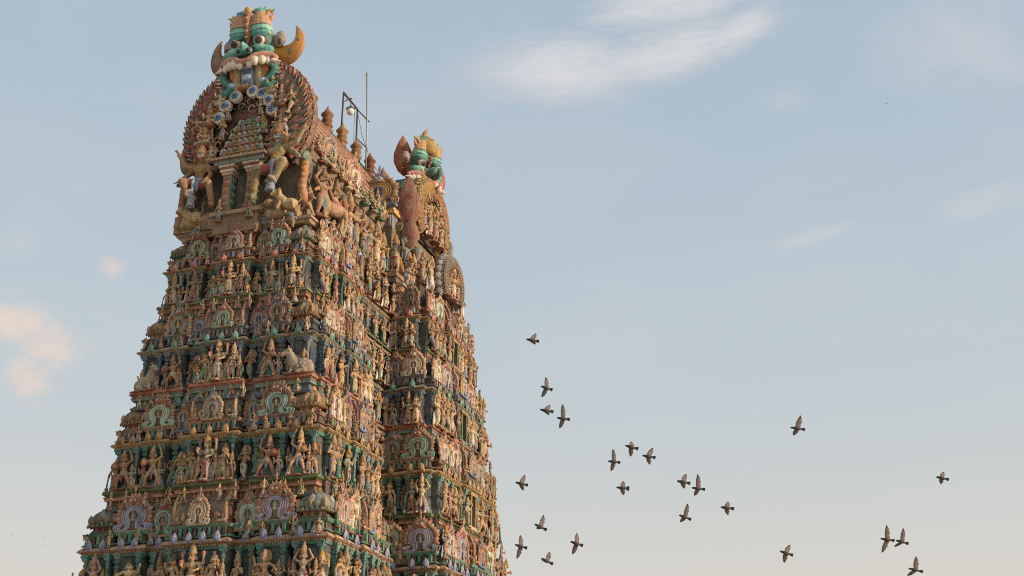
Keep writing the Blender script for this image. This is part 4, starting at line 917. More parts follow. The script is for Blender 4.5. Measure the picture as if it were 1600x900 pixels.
# ---------------------------------------------------------------- fierce faces
def fierce():
    s = Sculpt(); G = c('4f9484'); GD = c('356a5e'); GL = c('7fb8a2'); OR = MASK(1.); LIP = c('b5806e'); SKN = c('8a6a50')
    def bandg(P): 
        k = np.floor(P[:, 2] * 7) % 2; o = np.where(k[:, None] > 0, np.array(mul(G, 1.)), np.array(GD)); return o
    def crest(P):
        v = np.where(np.sin(P[:, 2] * 24 + np.abs(P[:, 0]) * 9) > -.2, 1., .72); return np.stack([v, v, v, np.ones(len(P))], 1)
    def egg(P):
        z = P[:, 2]; K = np.tile(np.array(GD), (len(P), 1)); K[z > .42] = G; K[z > .75] = GL; K[z > .95] = G
        v = np.where(np.sin(z * 26 + np.abs(P[:, 0]) * 9) > -.2, 1., .74); w_ = z > 1.02
        K[w_] = np.stack([v, v, v, np.ones(len(P))], 1)[w_]; return K
    s.ell((0, .45, .1), (1.25, .75, 1.5), SKN)
    i0 = len(s.p)
    s.ell((.62, -.02, .72), (.62, .56, 1.32), egg, (0, -.03, 0)); s.ell((.66, -.30, .40), (.56, .36, .10), GD); s.ell((.65, -.34, .72), (.53, .28, .05), GL); s.ell((.62, -.26, 1.0), (.55, .34, .05), DKBR)
    s.path([(.7, .1, 1.8), (.95, .08, 1.9), (1.2, .05, 1.86), (1.45, .05, 2.0)], [.2, .15, .1, .02], c('8a9a5a')); s.ell((.5, -.05, 1.95), (.34, .3, .2), G)
    for x_, z_, h_ in ((.25, 1.95, .35), (.5, 2.05, .28), (.78, 1.95, .34), (1.02, 1.75, .36), (1.18, 1.4, .34)): s.cap((x_, .0, z_), (x_ * 1.12, .05, z_ + h_), .13, .025, (G, c('c07a4e'), c('8a9a5a'))[int(x_ * 4) % 3])
    for z_ in (.5, .9, 1.3, 1.65): s.sph((1.16 - .12 * abs(z_ - .8), -.15, z_), .085, c('b08a58'))
    s.sph((.72, -.26, .02), .33, GD, .02); s.ell((.7, -.44, .27), (.46, .30, .15), GD, (.25, 0, 0)); s.ell((.72, -.36, .02), (.44, .22, .38), DKBR, bias=-.01); s.ell((.68, -.56, -.36), (.38, .2, .08), GL)
    s.ell((.95, -.36, -.62), (.56, .4, .33), G); s.ell((.85, -.58, -.52), (.34, .25, .15), GL)
    s.ell((.26, -.78, -.66), (.22, .2, .2), G); s.sph((.29, -.95, -.66), .1, BLACK, .03)
    s.path([(0, -.85, -1.25), (.3, -.88, -1.22), (.6, -.8, -1.0), (1.0, -.64, -.95), (1.4, -.46, -1.02), (1.62, -.4, -1.18), (1.6, -.42, -1.38), (1.42, -.46, -1.42)], [.15, .15, .16, .17, .17, .15, .12, .09], LIP); s.sph((1.44, -.5, -1.24), .13, c('6a2c2c'), .03)
    s.path([(.1, -.74, -1.38), (.6, -.74, -1.18), (1.2, -.54, -1.22)], [.13, .14, .12], c('7a3a38'))
    for x, y, z, r in ((.28, -.82, -1.5, .17), (.62, -.82, -1.36, .21), (.98, -.7, -1.34, .2), (1.25, -.58, -1.38, .15)): s.ell((x, y, z), (r, r * .9, r * 1.3), c('d6c6b4'), bias=.02)
    s.path([(1.3, -.5, -1.2), (1.62, -.55, -1.45), (1.95, -.5, -1.5)], [.14, .11, .04], c('d6c6b4'))
    s.cap((.62, -.42, -1.2), (.66, -.35, -2.6), .22, .26, c('a08a62')); s.cap((1.0, -.3, -1.3), (1.05, -.2, -2.2), .2, .15, c('c4644a'))
    s.path([(1.45, -.3, -1.5), (1.55, -.35, -1.85), (1.4, -.38, -2.15), (1.15, -.42, -2.35), (1.0, -.5, -2.6), (1.25, -.5, -2.85), (1.6, -.42, -2.7)], [.2, .2, .19, .18, .2, .22, .15], c('2f7a66'))
    s.sph((1.4, -.5, -1.6), .17, c('3f5a54')); s.ell((.9, -.6, -2.45), (.2, .12, .16), LBLUE)
    for q in range(4): s.cap((1.75, -.4, -1.9 - q * .22), (1.95, -.45, -1.85 - q * .22), .08, .03, c('d0b8a4'))
    s.ell((1.5, .35, .25), (.36, .26, .5), c('988680'), (0, .35, 0)); s.ell((1.62, .12, .02), (.13, .1, .18), c('5a4038'))
    s.mirror(i0)
    s.ell((0, -.42, .9), (.2, .2, 1.05), c('94604a')); s.ell((0, -.34, 1.7), (.26, .22, .3), c('94604a'))
    for q in range(8): s.ell((0, -.62 + .01 * q, .25 + .2 * q), (.12, .07, .07), c('5a4030') if q % 2 else c('b08a58'))
    s.ell((0, -.32, 1.98), (.24, .22, .27), c('a8845a')); s.cap((0, -.32, 1.95), (0, -.32, 2.12), .12, .03, OCH)
    s.ell((0, -.70, -.48), (.22, .32, .36), G); s.ell((0, -.94, -.62), (.18, .16, .18), G); s.ell((0, -.95, -.3), (.09, .1, .2), GL)
    s.box((0, -.4, -1.9), (.34, .2, .75), c('7d93a0'))
    for q in range(4): s.ell((0, -.62, -1.45 - .33 * q), (.26, .08, .16), c('4f5f78') if q % 2 else c('a9b7c0'))
    return s
FACE = fierce().mesh('fierce_face', .036, MC)
def eye_mesh():
    b = MB(); V, F = ell((0, 0, 0), (.41, .41, .41), (PI / 2, 0, 0), 20, 22); V = np.asarray(V); d = np.sqrt(V[:, 0] ** 2 + V[:, 2] ** 2); fr = V[:, 1] < 0
    K = np.array([(BLACK if q < .12 else c('4a3022') if q < .225 else BLACK if q < .265 else c('cfc4b2')) if f_ else c('c4b8a6') for q, f_ in zip(d, fr)])
    b.add(V, F, K); return b.mesh('eye', True, MC)
EYE = eye_mesh()
def face(loc, rz, sc, col, horns, turn=0.):
    f = put('fierce_face', FACE, TW, loc, rz, sc, col, rx=.2)
    for k in (-1, 1):
        if turn and k < 0:
            b = MB(); V, F = leafV(3.3, 1.5, .4, 12); b.add(V, F, c('9c5a42')); V, F = leafV(2.6, .95, .5, 12); b.add(V, F, c('b8694a'), xf((0, 0, .2)))
            for q in range(9): V, F = ell((0, -.24, .6 + .22 * q), (.16 - .01 * q, .06, .07), nu=8, nv=5); b.add(V, F, (YELLOW, RUST)[q % 2])
            put('ear', b.mesh('ear'), f, (-.55, 1.5, -.7), -.75, 1., ry=-.18)
            b = MB(); V, F = leafV(2.4, 1.1, .4, 12); b.add(V, F, c('6e3c30')); put('ear', b.mesh('ear'), f, (.3, 2.2, -.6), -.75, 1., ry=.35)
        put('eye', EYE, f, (k * .71, -.42, .0), k * .06 + .12, .84, rx=.22)
        if not (turn and k < 0):
            hs_ = .8 if turn else 1.0; hm = Matrix.Translation(loc) @ Matrix.Rotation(rz, 4, 'Z') @ Matrix.Translation((k * 2.3 * hs_, .7, -.05)) @ Matrix.Diagonal((k * hs_, 1.2, hs_, 1))
            ho = put('horn', HORN[horns[0 if k < 0 else 1]], f); ho.matrix_parent_inverse = f.matrix_basis.inverted(); ho.matrix_basis = hm
    return f
f1 = face((U0 + .1, -12.7, 46.75), 0, (1.24, 1.2, 1.16), c('c07a4e'), (1, 0))

# vault roof with fish scales
def scales(b, half, z0, hz, y0, y1, a0, a1, rows, cols, col, gap, ex=1.):
    """arch section in x-z, axis along y"""
    def pw(q): return math.copysign(abs(q) ** ex, q)
    def pt(a, y, o): return ((half + o) * pw(math.cos(a)), y, z0 + (hz + o) * pw(math.sin(a)))
    n = 40; V = []; 
    for i in range(n):
        a = a0 + (a1 - a0) * i / (n - 1); V += [pt(a, y0, 0), pt(a, y1, 0)]
    b.add(V, [(2 * i, 2 * i + 2, 2 * i + 3, 2 * i + 1) for i in range(n - 1)] + [tuple(range(0, 2 * n, 2))[::-1], tuple(range(1, 2 * n, 2))], gap)
    da = (a1 - a0) / rows; dy = (y1 - y0) / cols
    for i in range(rows):
        for j in range(cols + (i % 2)):
            y = y0 + (j + .5 - .5 * (i % 2)) * dy; a = a0 + (i + .5) * da
            if y - dy * .45 < y0 or y + dy * .45 > y1: continue
            up = 1 if a < PI / 2 else -1
            f = 1 + random.uniform(-.2, .15)
            q = [pt(a + up * da * .75, y - dy * .40, .03), pt(a + up * da * .75, y + dy * .40, .03), pt(a - up * da * .1, y + dy * .42, .09), pt(a - up * da * .55, y, .12), pt(a - up * da * .1, y - dy * .42, .09)]
            q2 = [pt(a + up * da * .75, y - dy * .40, 0), pt(a + up * da * .75, y + dy * .40, 0), pt(a - up * da * .1, y + dy * .42, 0), pt(a - up * da * .55, y, 0), pt(a - up * da * .1, y - dy * .42, 0)]
            b.add(q + q2, [(0, 1, 2, 3, 4)] + [(k, 5 + k, 5 + (k + 1) % 5, (k + 1) % 5) for k in range(5)], mul(col, f))
b = MB()
scales(b, 3.75, 39.7, 6.2, -11.6, 15.6, -.3, PI + .3, 26, 46, c('cfa578'), c('84392c'), 1.62)
addbox(b, -.3, .3, -11.5, 15.5, 45.6, 46.05, BROWN)
for f in (Facade((4.05, -11.5), (0, 1), (1, 0), 12), ):
    for q in range(30): drop(b, f.frame(.4 * q + .2, .05, 38.9), .4, .45, (TAN, LBLUE, OCH)[q % 3], BROWN)
vault = put('vault_roof', b.mesh('vault_roof', False), TW)
FIN = MB()
V, F = lathe([(.3, 0), (.34, .12), (.26, .2), (.3, .3), (.42, .45), (.36, .62), (.2, .7), (.24, .76), (.37, .92), (.34, 1.08), (.18, 1.18), (.2, 1.24), (.42, 1.42), (.43, 1.5), (.3, 1.56), (.34, 1.6), (.2, 1.85), (.08, 2.1), (.015, 2.35)], 16)
FIN.add(V, F, [c('9a6a40') if (k // 16) % 5 < 3 else c('82532f') for k in range(len(V))]); FINM = FIN.mesh('finial')
v = -9.7
while v < 15: 
    put('finial', FINM, vault, (0, v, 46.0), 0, (1.1, 1.1, .93)); v += 2.46
b = MB()
scales(b, 3.3, 39.6, 4.6, -5.45, -1.9, -.2, PI + .2, 14, 7, c('3f7f6e'), c('24352c'))
bv = put('bay_roof', b.mesh('bay_roof', False), TW, (0, V0, 0), PI / 2)
# halo, face and leaf ends of the centre bay, looking along +x
gd2 = put('gable_disc', gable_disc(c('b08a3c'), c('9a5a3a'), c('5a7a5a'), c('c09a4a'), c('7c5a44')), TW, (5.65, V0, 40.7), PI / 2, (3.25, 3.4, 3.25))
f2 = face((5.3, V0 - .3, 45.2), PI / 2 - .42, (1.08, 1.05, 1.02), c('cf9c3a'), (2, 2), -1.15)
b = MB(); P = [(0, -.15, .9), (0, -.1, 1.3), (0, .05, 1.75), (0, .3, 2.15), (0, .6, 2.5), (0, .62, 2.85), (0, .45, 3.2)]
V, F = tube(P, [.7, .72, .62, .44, .3, .2, .04], 14, None, (1, 0, 0)); b.add(V, F, [(c('c0923e'), c('8f6a34'))[(q // 14) % 2] for q in range(len(V))])
for q in range(9):
    a = -.1 + q * .21; V, F = leafV(.95 - .04 * q, .36, .22, 8); b.add(V, F, (c('c0923e'), c('5f8f7c'), c('a8683c'))[q % 3], xf((0, .35 + .12 * math.sin(q), 1.7 - .24 * q), (-.35 - a, 0, 0)))
put('crest', b.mesh('crest'), f2)
for k in (-1, 1):
    b = MB(); V, F = tube([(k * .5, -.2, -1.5), (k * .55, -.75, -1.75), (k * .5, -1.2, -1.7), (k * .42, -1.5, -1.4)], [.22, .2, .16, .04], 8); b.add(V, F, c('b5806e')); put('tusk', b.mesh('tusk'), f2)
    b = MB(); V, F = tube([(k * .3, -.6, -.8), (k * .3, -1.1, -.75), (k * .26, -1.5, -.6), (k * .2, -1.65, -.3)], [.3, .27, .2, .05], 8); b.add(V, F, c('4f9484')); put('snout_curl', b.mesh('snout_curl'), f2)
b = MB(); V, F = tube([(5.6, V0 + 2.9, 38.6), (5.7, V0 + 3.5, 39.3), (5.7, V0 + 3.9, 40.2), (5.6, V0 + 4.0, 41.2)], [.35, .5, .42, .05], 10, (1, .5)); b.add(V, F, GREY); put('curled_wing', b.mesh('curled_wing'), crown)
for k, (dz, h, w, yy, uu) in enumerate(((38.4, 4.6, 1.9, -3.3, 5.4), (36.9, 2.5, 1.4, -3.5, 5.75))):
    b = MB(); V, F = leafV(h, w, .5, 16); b.add(V, F, c('94604a')); V, F = leafV(h * .86, w * .78, .6, 14); b.add(V, F, c('7a4436'), xf((0, 0, .25)))
    put('leaf_finial', b.mesh('leaf_finial'), crown, (uu, V0 + yy, dz), .3)
for k in range(9):
    b = MB(); a = -.5 + k * .3; V, F = leafV(1.3, .7, .4, 10); b.add(V, F, (c('c09848'), c('a89468'))[k % 2])
    put('flame_leaf', b.mesh('flame_leaf'), crown, (5.5, V0 + 3.0 * math.cos(a), 40.6 + 3.0 * math.sin(a)), rx=-(PI / 2 - a))
FH = Facade((5.6, V0 - 3), (0, 1), (1, 0), 6)
for t, zz, h, kd in ((1.2, 39.2, 2.4, 'pray'), (2.2, 39.0, 2.8, 'deity4'), (3.3, 39.0, 3.0, 'deity4'), (4.4, 39.0, 2.6, 'bend'), (5.2, 39.3, 2.2, 'club'), (1.9, 41.6, 1.7, 'dancer'), (3.0, 42.2, 1.6, 'pray'), (4.1, 41.6, 1.7, 'armsup')): statue(crown, kd, FH, t, .45, zz, h)
# dormer on the near side of the bay
b = MB()
addbox(b, 2.9, 4.75, -.55, 3, 38.4, 39.4, c('6a7a80')); addbox(b, 2.7, 4.95, -.75, 3, 39.4, 39.62, YELLOW); addbox(b, 2.8, 4.85, -.65, 3, 39.62, 39.95, PEACH)
for q in range(6): addbox(b, 3.0 + .3 * q, 3.14 + .3 * q, -.62, -.5, 38.5, 39.3, LILAC if q % 2 else OCH)
addbox(b, 2.9, 4.75, -.5, 3, 34.2, 38.4, c('6e5c4a'))
put('dormer', b.mesh('dormer', False), crown)
put('horseshoe_gable', HS['ochre'], crown, (3.75, -.78, 39.95), 0, (2.3, 1.6, 2.0), c('a8843c'))
FBt = Facade((2.6, -.5), (1, 0), (0, -1), 3.6)
for t, k, h in ((.9, 'deity4', 3.3), (1.9, 'bend', 3.1), (2.7, 'club', 3.2)): statue(crown, k, FBt, t, .35, 34.55, h, c('c9b48a'))
b = MB(); addbox(b, 3.2, 5.5, -1.15, .2, ZT - .05, ZT + .35, c('6a5c4a')); addbox(b, 3.1, 5.6, -1.25, .2, ZT + .35, ZT + .68, c('a08058')); put('ledge', b.mesh('ledge', False), crown)
# figures on the long side of the crowning storey
for q, t in enumerate(np.arange(.3, 7.7, .62)):
    seat(crown, FT, t, .75 + .12 * (q % 2), ZT + .02, .85) if q % 3 else put('horseshoe_gable', HS['blue'], crown, (*FT.at(t, .8), ZT), 0, (.75, .8, .75), LBLUE)
FTs = Facade((3.95, -11.5), (0, 1), (1, 0), 12)
for q, (t, k, h) in enumerate(((.7, 'armsup', 4.0), (2.3, 'warrior', 3.4), (3.5, 'bend', 3.3), (4.5, 'deity4', 3.4), (5.5, 'pray', 3.4), (6.6, 'bend', 3.2), (7.7, 'club', 3.3), (8.8, 'deity4', 3.3), (9.8, 'pray', 3.0))): statue(crown, k, FTs, t, .7, ZT + .3, h)
put('horse_statue', HORSE, crown, (*FTs.at(1.6, 1.1), ZT + .2), FTs.rz - .5, 1.15)
put('horseshoe_gable', HS['pale'], crown, (*FTs.at(5.6, .3), 38.7), PI / 2, (2.0, 1.4, 1.8), c('b8685c')); put('horseshoe_gable', HS['rose'], crown, (*FTs.at(2.0, .35), 38.7), PI / 2, (1.8, 1.4, 1.6), c('b8a888'))
for t in np.arange(.5, 11, .62): seat(crown, FTs, t, .45 + .1 * math.sin(9 * t), 38.35 + .5 * (math.sin(5 * t) > 0), 1.25)
for t in (.4, 1.5, 2.6, 3.7, 4.8, 5.9, 7.0, 8.0): statue(crown, random.choice(FIERCE + STANDING), FTs, t, 1.05, ZT - 1.5, 1.7); seat(crown, FTs, t + .5, .95, ZT + .05, 1.0)
FTb = Facade((5.0, V0 - 3.7), (0, 1), (1, 0), 7.4)
for t, k in ((.4, 'bend'), (1.3, 'deity4'), (2.2, 'pray'), (3.2, 'warrior'), (4.4, 'club'), (5.4, 'deity4'), (6.4, 'bend')): statue(crown, k, FTb, t, .55, ZT + .2, 2.9)
b = MB()
for yy in (V0 - 3.4, V0 - 1.4): V, F = lathe([(.3, 0), (.3, .3), (.2, .4), (.18, 2.6), (.3, 2.8), (.2, 2.95), (.4, 3.3), (.42, 3.6)], 14); b.add(V, F, c('7f8f94'), xf((5.4, yy, ZT + .3)))
put('column', b.mesh('column'), crown)
# the big horseshoe of the storey below it, bulging from the bay front
put('gable_disc', gable_disc(c('6f8a78'), c('a07c70'), c('9c8c74'), c('a09c98'), c('84705c'), 17), TW, (7.35, V0 + .1, 35.4), PI / 2, (2.0, 3.4, 2.05))
FH2 = Facade((7.35, V0 - 2), (0, 1), (1, 0), 4)
for t, h in ((1.2, 2.2), (2.1, 2.6), (3.0, 2.1)): statue(crown, 'deity4', FH2, t, .3, 34.1, h)
for k in range(6): statue(crown, random.choice(STANDING), Facade((6.6, V0 - 4.4), (0, 1), (1, 0), 9), .6 + 1.5 * k, .3, 33.9, 2.6)

# ---------------------------------------------------------------- mast, lamp frame, rail
steel = simple('dark_steel', c('4a3f38'), .6, .3); galv = simple('galvanised_pipe', c('9c9a94'), .45, .4); enamel = simple('white_glass', c('d8d4c8'), .25)
def world(u, v, z): return Matrix.LocRotScale(TW.location, Euler((0, 0, TH)), None) @ Vector((u, v, z))
LF = empty('lamp_frame', world(0, -.04, 46.2), TH); tag(LF, 'dark steel frame with hanging lamp on the tower ridge beside the tall rod', 'lamp')
def rod(name, P, r, mat, parent, n=8):
    b = MB(); V, F = tube(P, r, n, None, (1, 0, 0)); b.add(V, F, GREY); return put(name, b.mesh(name, True, mat), parent)
rod('post', [(0, 0, -.5), (0, 0, 4.5)], .07, steel, LF); rod('post', [(0, 2.6, -.5), (0, 2.45, 4.4)], .07, steel, LF); rod('crossbar', [(0, -.02, 4.5), (0, 2.5, 4.4)], .07, steel, LF)
rod('bracket', [(0, 2.1, 4.35), (0, 4.6, 4.5)], .05, steel, LF); rod('bracket', [(0, 2.5, 1.9), (0, 4.5, 2.0)], .045, steel, LF); rod('cable', [(0, 1.95, 4.3), (0, 2.2, .4)], .018, steel, LF)
rod('cable', [(0, 2.45, 4.3), (.1, 3.2, 2.6), (.1, 5, 1.2), (.05, 8, .6)], .02, steel, LF); rod('cable', [(0, 0, 4.4), (0, .7, 4.2), (0, 1.3, 4.38)], .02, steel, LF); rod('brace', [(0, 0, 3.6), (0, .9, 4.46)], .04, steel, LF)
b = MB(); V, F = lathe([(.04, 4.4), (.04, 4.0), (.1, 3.98), (.34, 3.78), (.36, 3.74)], 16); b.add(V, F, GREY, xf((0, 1.3, 0))); ls = put('lamp_shade', b.mesh('lamp_shade', True, steel), LF)
b = MB(); V, F = lathe([(.28, 3.74), (.31, 3.6), (.26, 3.35), (.1, 3.26)], 16); b.add(V, F, WHITE, xf((0, 1.3, 0))); put('lamp_glass', b.mesh('lamp_glass', True, enamel), ls)
MA = empty('lightning_rod', world(0, 4.1, 46.0), TH); tag(MA, 'tall thin grey pole rising from the tower ridge behind the lamp frame', 'pole')
rod('pole', [(0, .35, -.3), (0, .1, 4), (0, -.4, 8.6)], .065, galv, MA); b = MB(); V, F = lathe([(.02, 0), (.1, .05), (.1, .15), (.05, .2), (.01, .4)], 10); b.add(V, F, GREY, xf((0, -.4, 8.55))); put('tip', b.mesh('tip', True, galv), MA)
RL = empty('handrail', world(0, -3, 46.0), TH); tag(RL, 'dark ladder-like rail running along the ridge behind the finials', 'rail')
for x in (-.5, -.9): rod('rail_bar', [(x, -4, .9), (x, 11, .9)], .07, steel, RL)
for k in range(7): rod('rail_post', [(-.5, -3.6 + 2.3 * k, -.6), (-.5, -3.6 + 2.3 * k, .92)], .05, steel, RL)

# ================================================================= pigeons
PL = plumage(); DARK = c('3a3532'); GB = c('3f3a37'); LG = c('786c62'); MID = c('5c524a')
def pigeon(wings, tail=1., folded=False):
    """nose to +x, lateral y, up z; wings = (tip x, tip y, tip z) for +y and -y"""
    b = MB()
    st = [(.185, .002, -.004), (.172, .006, -.004), (.163, .012, 0), (.148, .024, .006), (.128, .029, .006), (.105, .027, 0), (.08, .036, -.006), (.04, .046, -.012), (-.01, .046, -.012), (-.06, .034, -.006), (-.11, .022, 0), (-.135, .012, .002)]
    V = []; n = 12; K = []
    for j, (x, r, z) in enumerate(st):
        for k in range(n): a = 2 * PI * k / n; V.append((x, r * math.cos(a), z + r * .92 * math.sin(a))); K.append(c('2a2724') if j < 2 else (c('34393a') if j < 6 else mixc(GB, MID, .3)))
    F = [(j * n + k, (j + 1) * n + k, (j + 1) * n + (k + 1) % n, j * n + (k + 1) % n) for j in range(len(st) - 1) for k in range(n)] + [tuple(range(n)), tuple((len(st) - 1) * n + k for k in range(n))[::-1]]
    b.add(V, F, K)
    V = []; K = []          # tail fan
    for j, (x, w, col) in enumerate(((-.09, .022, MID), (-.15, .034 * tail, GB), (-.19, .042 * tail, DARK), (-.215, .044 * tail, c('201d1b')))):
        for k in range(7):
            q = -1 + k / 3
            for zz in (.004, -.004): V.append((x + (.008 * (1 - q * q) * (-1 if j == 3 else 0)), w * q, zz)); K.append(col)
    F = []
    for j in range(3):
        for k in range(6):
            a = j * 14 + k * 2; F += [(a, a + 2, a + 16, a + 14), (a + 1, a + 15, a + 17, a + 3)]
    F += [tuple(3 * 14 + k * 2 for k in range(7)) + tuple(3 * 14 + k * 2 + 1 for k in range(6, -1, -1))] + [(j * 14 + s_, j * 14 + 14 + s_, j * 14 + 15 + s_, j * 14 + 1 + s_) for j in range(3) for s_ in (0, 12)]
    b.add(V, F, K)
    for sd, (tx, ty, tz) in zip((1, -1), wings):
        root = np.array((.035, .02 * sd, .008)); tip = np.array((tx, ty, tz)); L = np.linalg.norm(tip - root)
        wr = root + (tip - root) * .45 + np.array((.055 + max(0, -tx) * .35, 0, abs(tz) * .15)) 
        m = 9; V = []; K = []
        for j in range(m):
            t = j / (m - 1)
            le = root * (1 - t) ** 2 + wr * 2 * t * (1 - t) * 1.0 + tip * t * t
            ch = .15 * (1 - t * .12) if t < .5 else .15 * (1.88 - t) / 1.38 * (1 - ((t - .5) / .5) ** 2.5 * .85)
            ch *= .93 + .07 * math.cos(j * 3.0)
            back = np.array((-1, -.12 * sd * (ty * sd > .1), 0)); sw = max(0, (t - .45)) * 1.3
            dv = back * (1 - sw * .5) + (tip - wr) / (np.linalg.norm(tip - wr) + 1e-6) * sw * .5; dv /= np.linalg.norm(dv)
            th = .011 * (1 - t) + .003
            for s_, zz in ((0, 0), (.12, th), (.5, th * .6), (1, .001), (.5, -th * .3), (.12, -th * .6)):
                V.append(le + dv * ch * s_ + np.array((0, 0, zz)))
                base = mixc(LG, MID, .3 if s_ < .2 else .0) if s_ < .8 else c('4a433e')
                if t > .8: base = c('3f3935')
                if s_ == 0: base = GB
                K.append(base)
        F = [(j * 6 + k, (j + 1) * 6 + k, (j + 1) * 6 + (k + 1) % 6, j * 6 + (k + 1) % 6) for j in range(m - 1) for k in range(6)] + [tuple(range(6)), tuple((m - 1) * 6 + k for k in range(6))]
        b.add(V, F, K)
    return b.mesh('pigeon', True, PL)
BIRDS = [  # centre, head, tail, upper tip, lower tip (picture points), zoom, label
 (831, 531.5, (-45, -10), (47, 6), (37, -44), (32, 36), 4.5, 'topmost pigeon of the flock, wings swept back, beside the tower'),
 (853, 606, (-33, -13), (45, 12), (0, -73), (-28, 70), 4.5, 'pigeon with slim upright wings above a close pair near the tower'),
 (853, 641.5, (-43, -7), (43, 8), (37, -32), (30, 40), 4.5, 'small pigeon with both wings swept back, left of a wide winged one'),
 (879, 654, (-40, -2), (53, 11), (0, -100), (-18, 73), 4.5, 'pigeon with long wings fully stretched, right bird of the pair near the tower'),
 (814, 755.6, (-50, -15), (50, 9), (37, -58), (27, 67), 5, 'lone pigeon with angled wings closest to the tower edge at mid height'),
 (843.6, 823, (-33, -15), (40, 20), (32, -80), (-21, 35), 5, 'pigeon climbing with one long wing raised above three lower birds near the tower'),
 (813, 853.4, (-45, -12), (53, 16), (0, -77), (-25, 101), 5, 'pigeon with wings straight up and down beside the tower base'),
 (853.6, 876.4, (-28, -14), (35, 16), (32, -55), (-35, 18), 5, 'smallest pigeon near the tower, one wing raised, close to the bottom edge'),
 (900, 849, (-47, -17), (53, 15), (10, -65), (-23, 93), 5, 'pigeon with a pale sunlit lower wing, lowest right of the birds near the tower'),
 (958.4, 721.5, (-48, -3), (57, 10), (-2, -110), (-15, 90), 5.626, 'pigeon with long narrow outstretched wings, left of the middle trio'),
 (986, 698.4, (-52, -8), (55, 20), (15, -35), (10, 95), 5.626, 'dark pigeon with a short folded upper wing, top of the middle trio'),
 (1012.7, 713.2, (-55, -8), (63, 12), (57, -68), (28, 82), 5.626, 'pigeon with bow shaped swept wings, right of the middle trio'),
 (972, 762.4, (-55, -3), (60, 7), (25, -47), (25, 75), 5.626, 'pigeon with a spread dark tail flying alone below the middle trio'),
 (1066.9, 753.2, (-53, -8), (58, 12), (48, -61), (33, 72), 5.626, 'pigeon with swept back wings just left of a straight winged partner'),
 (1090, 763.3, (-53, -3), (68, 12), (5, -123), (-15, 75), 5.626, 'pigeon with straight tall wings just right of a swept winged partner'),
 (1069.2, 807.8, (-46, -12), (59, 27), (34, -115), (-21, 60), 5.626, 'pigeon with a long lit upper wing, below the side by side pair'),
 (1135.3, 793.5, (-57, -5), (63, 10), (40, -38), (33, 78), 5.626, 'pigeon with a flat short upper wing, right of the middle group'),
 (1245, 669.3, (-35, -5), (43, 7), (23, -66), (-7, 41), 3.333, 'highest pigeon of the right hand sky, flying alone with raised wing'),
 (1471.5, 747, (-30, -7), (37, 7), (32, -25), (17, 40), 3.333, 'pigeon farthest right, small with swept wings in open sky'),
 (1227.6, 864, (-32, -12), (38, 10), (35, -35), (0, 58), 3.333, 'reddish tailed pigeon alone near the bottom edge, wings arched back'),
 (1385.4, 843, (-31, -5), (44, 6), (4, -73), (-21, 70), 3.333, 'leading pigeon of the touching pair with tall straight wings'),
 (1408.5, 846.6, (-27, -7), (38, 10), (13, -69), (-23, 35), 3.333, 'trailing pigeon of the touching pair, beak at the other bird\'s tail'),
 (1429.5, 890.4, (-33, -6), (43, 12), (10, -68), (-25, 40), 3.333, 'pigeon cut by the bottom edge beneath the touching pair'),
]
G_ = 'pigeons flying beside the tower'
for k, (px, py, hd, tl, ut, lt, zm, lab) in enumerate(BIRDS):
    ax = np.array((tl[0] - hd[0], tl[1] - hd[1])) / zm; ln = np.hypot(*ax); 
    scale_px = 60.5 if px < 1160 else 58.; dist = 1861 / scale_px * (1 + .05 * math.sin(k * 2.3))
    ppm = 1861 / dist
    fx = -ax / ln; fx = np.array((fx[0], -fx[1]))                        # picture right / up
    lat = np.array((-fx[1], fx[0])); lat = lat if lat[1] > 0 else -lat      # the wing at the top of the picture
    X = (CR * fx[0] + CU * fx[1]); 
    Y = (CR * lat[0] + CU * lat[1]); Z = X.cross(Y)
    sg = 1 if Z.dot(CF) > 0 else -1
    tips = []
    for (dx, dy) in (ut, lt):
        q = np.array((dx, -dy)) / zm / ppm; a_ = float(q @ fx); l_ = float(q @ lat); d_ = math.hypot(a_, l_)
        tips.append((a_ + .02, l_, sg * math.sqrt(max(0.0016, .33 ** 2 - d_ * d_)) * .8))
    shrink = min(1.25, max(.85, ln / ppm / .40))
    me = pigeon(tips, 1.5 if k in (12,) else 1.)
    o = put('pigeon', me, None); d = sight(px, py)
    o.matrix_world = Matrix.Translation(CAM + d * dist) @ Matrix((X, Y, Z)).transposed().to_4x4() @ Matrix.Diagonal((shrink, 1, 1, 1)); 
    tag(o, lab, 'bird', G_)
far = [(1385, 162, 'tiny far bird alone high in the empty sky', .5), (17, 836, 'tiny far bird, upper one at the picture\'s lower left corner', .6), (70, 841, 'tiny far bird, upper of a close pair left of the tower', .5), (65, 852, 'tiny far bird, lower of a close pair left of the tower', .6), (8, 874, 'tiny far bird at the left picture border', .6), (53, 898, 'tiny far bird at the bottom border left of the tower', .6)]
FARM = pigeon([(-.06, .26, .12), (-.06, -.26, .12)])
for k, (px, py, lab, s_) in enumerate(far):
    d = sight(px, py); dist = 330.; o = put('pigeon', FARM, None, CAM + d * dist, rz=PI + .5 * k, sc=1.1, rx=.5); tag(o, lab, 'bird', 'specks of far birds')
PB = put('pigeon', pigeon([(-.17, .06, -.01), (-.17, -.06, -.01)]), None, world(0, 1.15, 50.86), TH + PI / 2, 1.7, ry=-.5); tag(PB, 'pigeon perched on the steel lamp frame above the lamp', 'bird')

# ================================================================= ground
b = MB(); b.add([(-4000, -4000, 0), (4000, -4000, 0), (4000, 4000, 0), (-4000, 4000, 0)], [(0, 1, 2, 3)], (0, 0, 0, 0))
gr = put('ground', b.mesh('ground', False, simple('ground_paving', c('b0a390'), .9)), None); tag(gr, kind='structure')

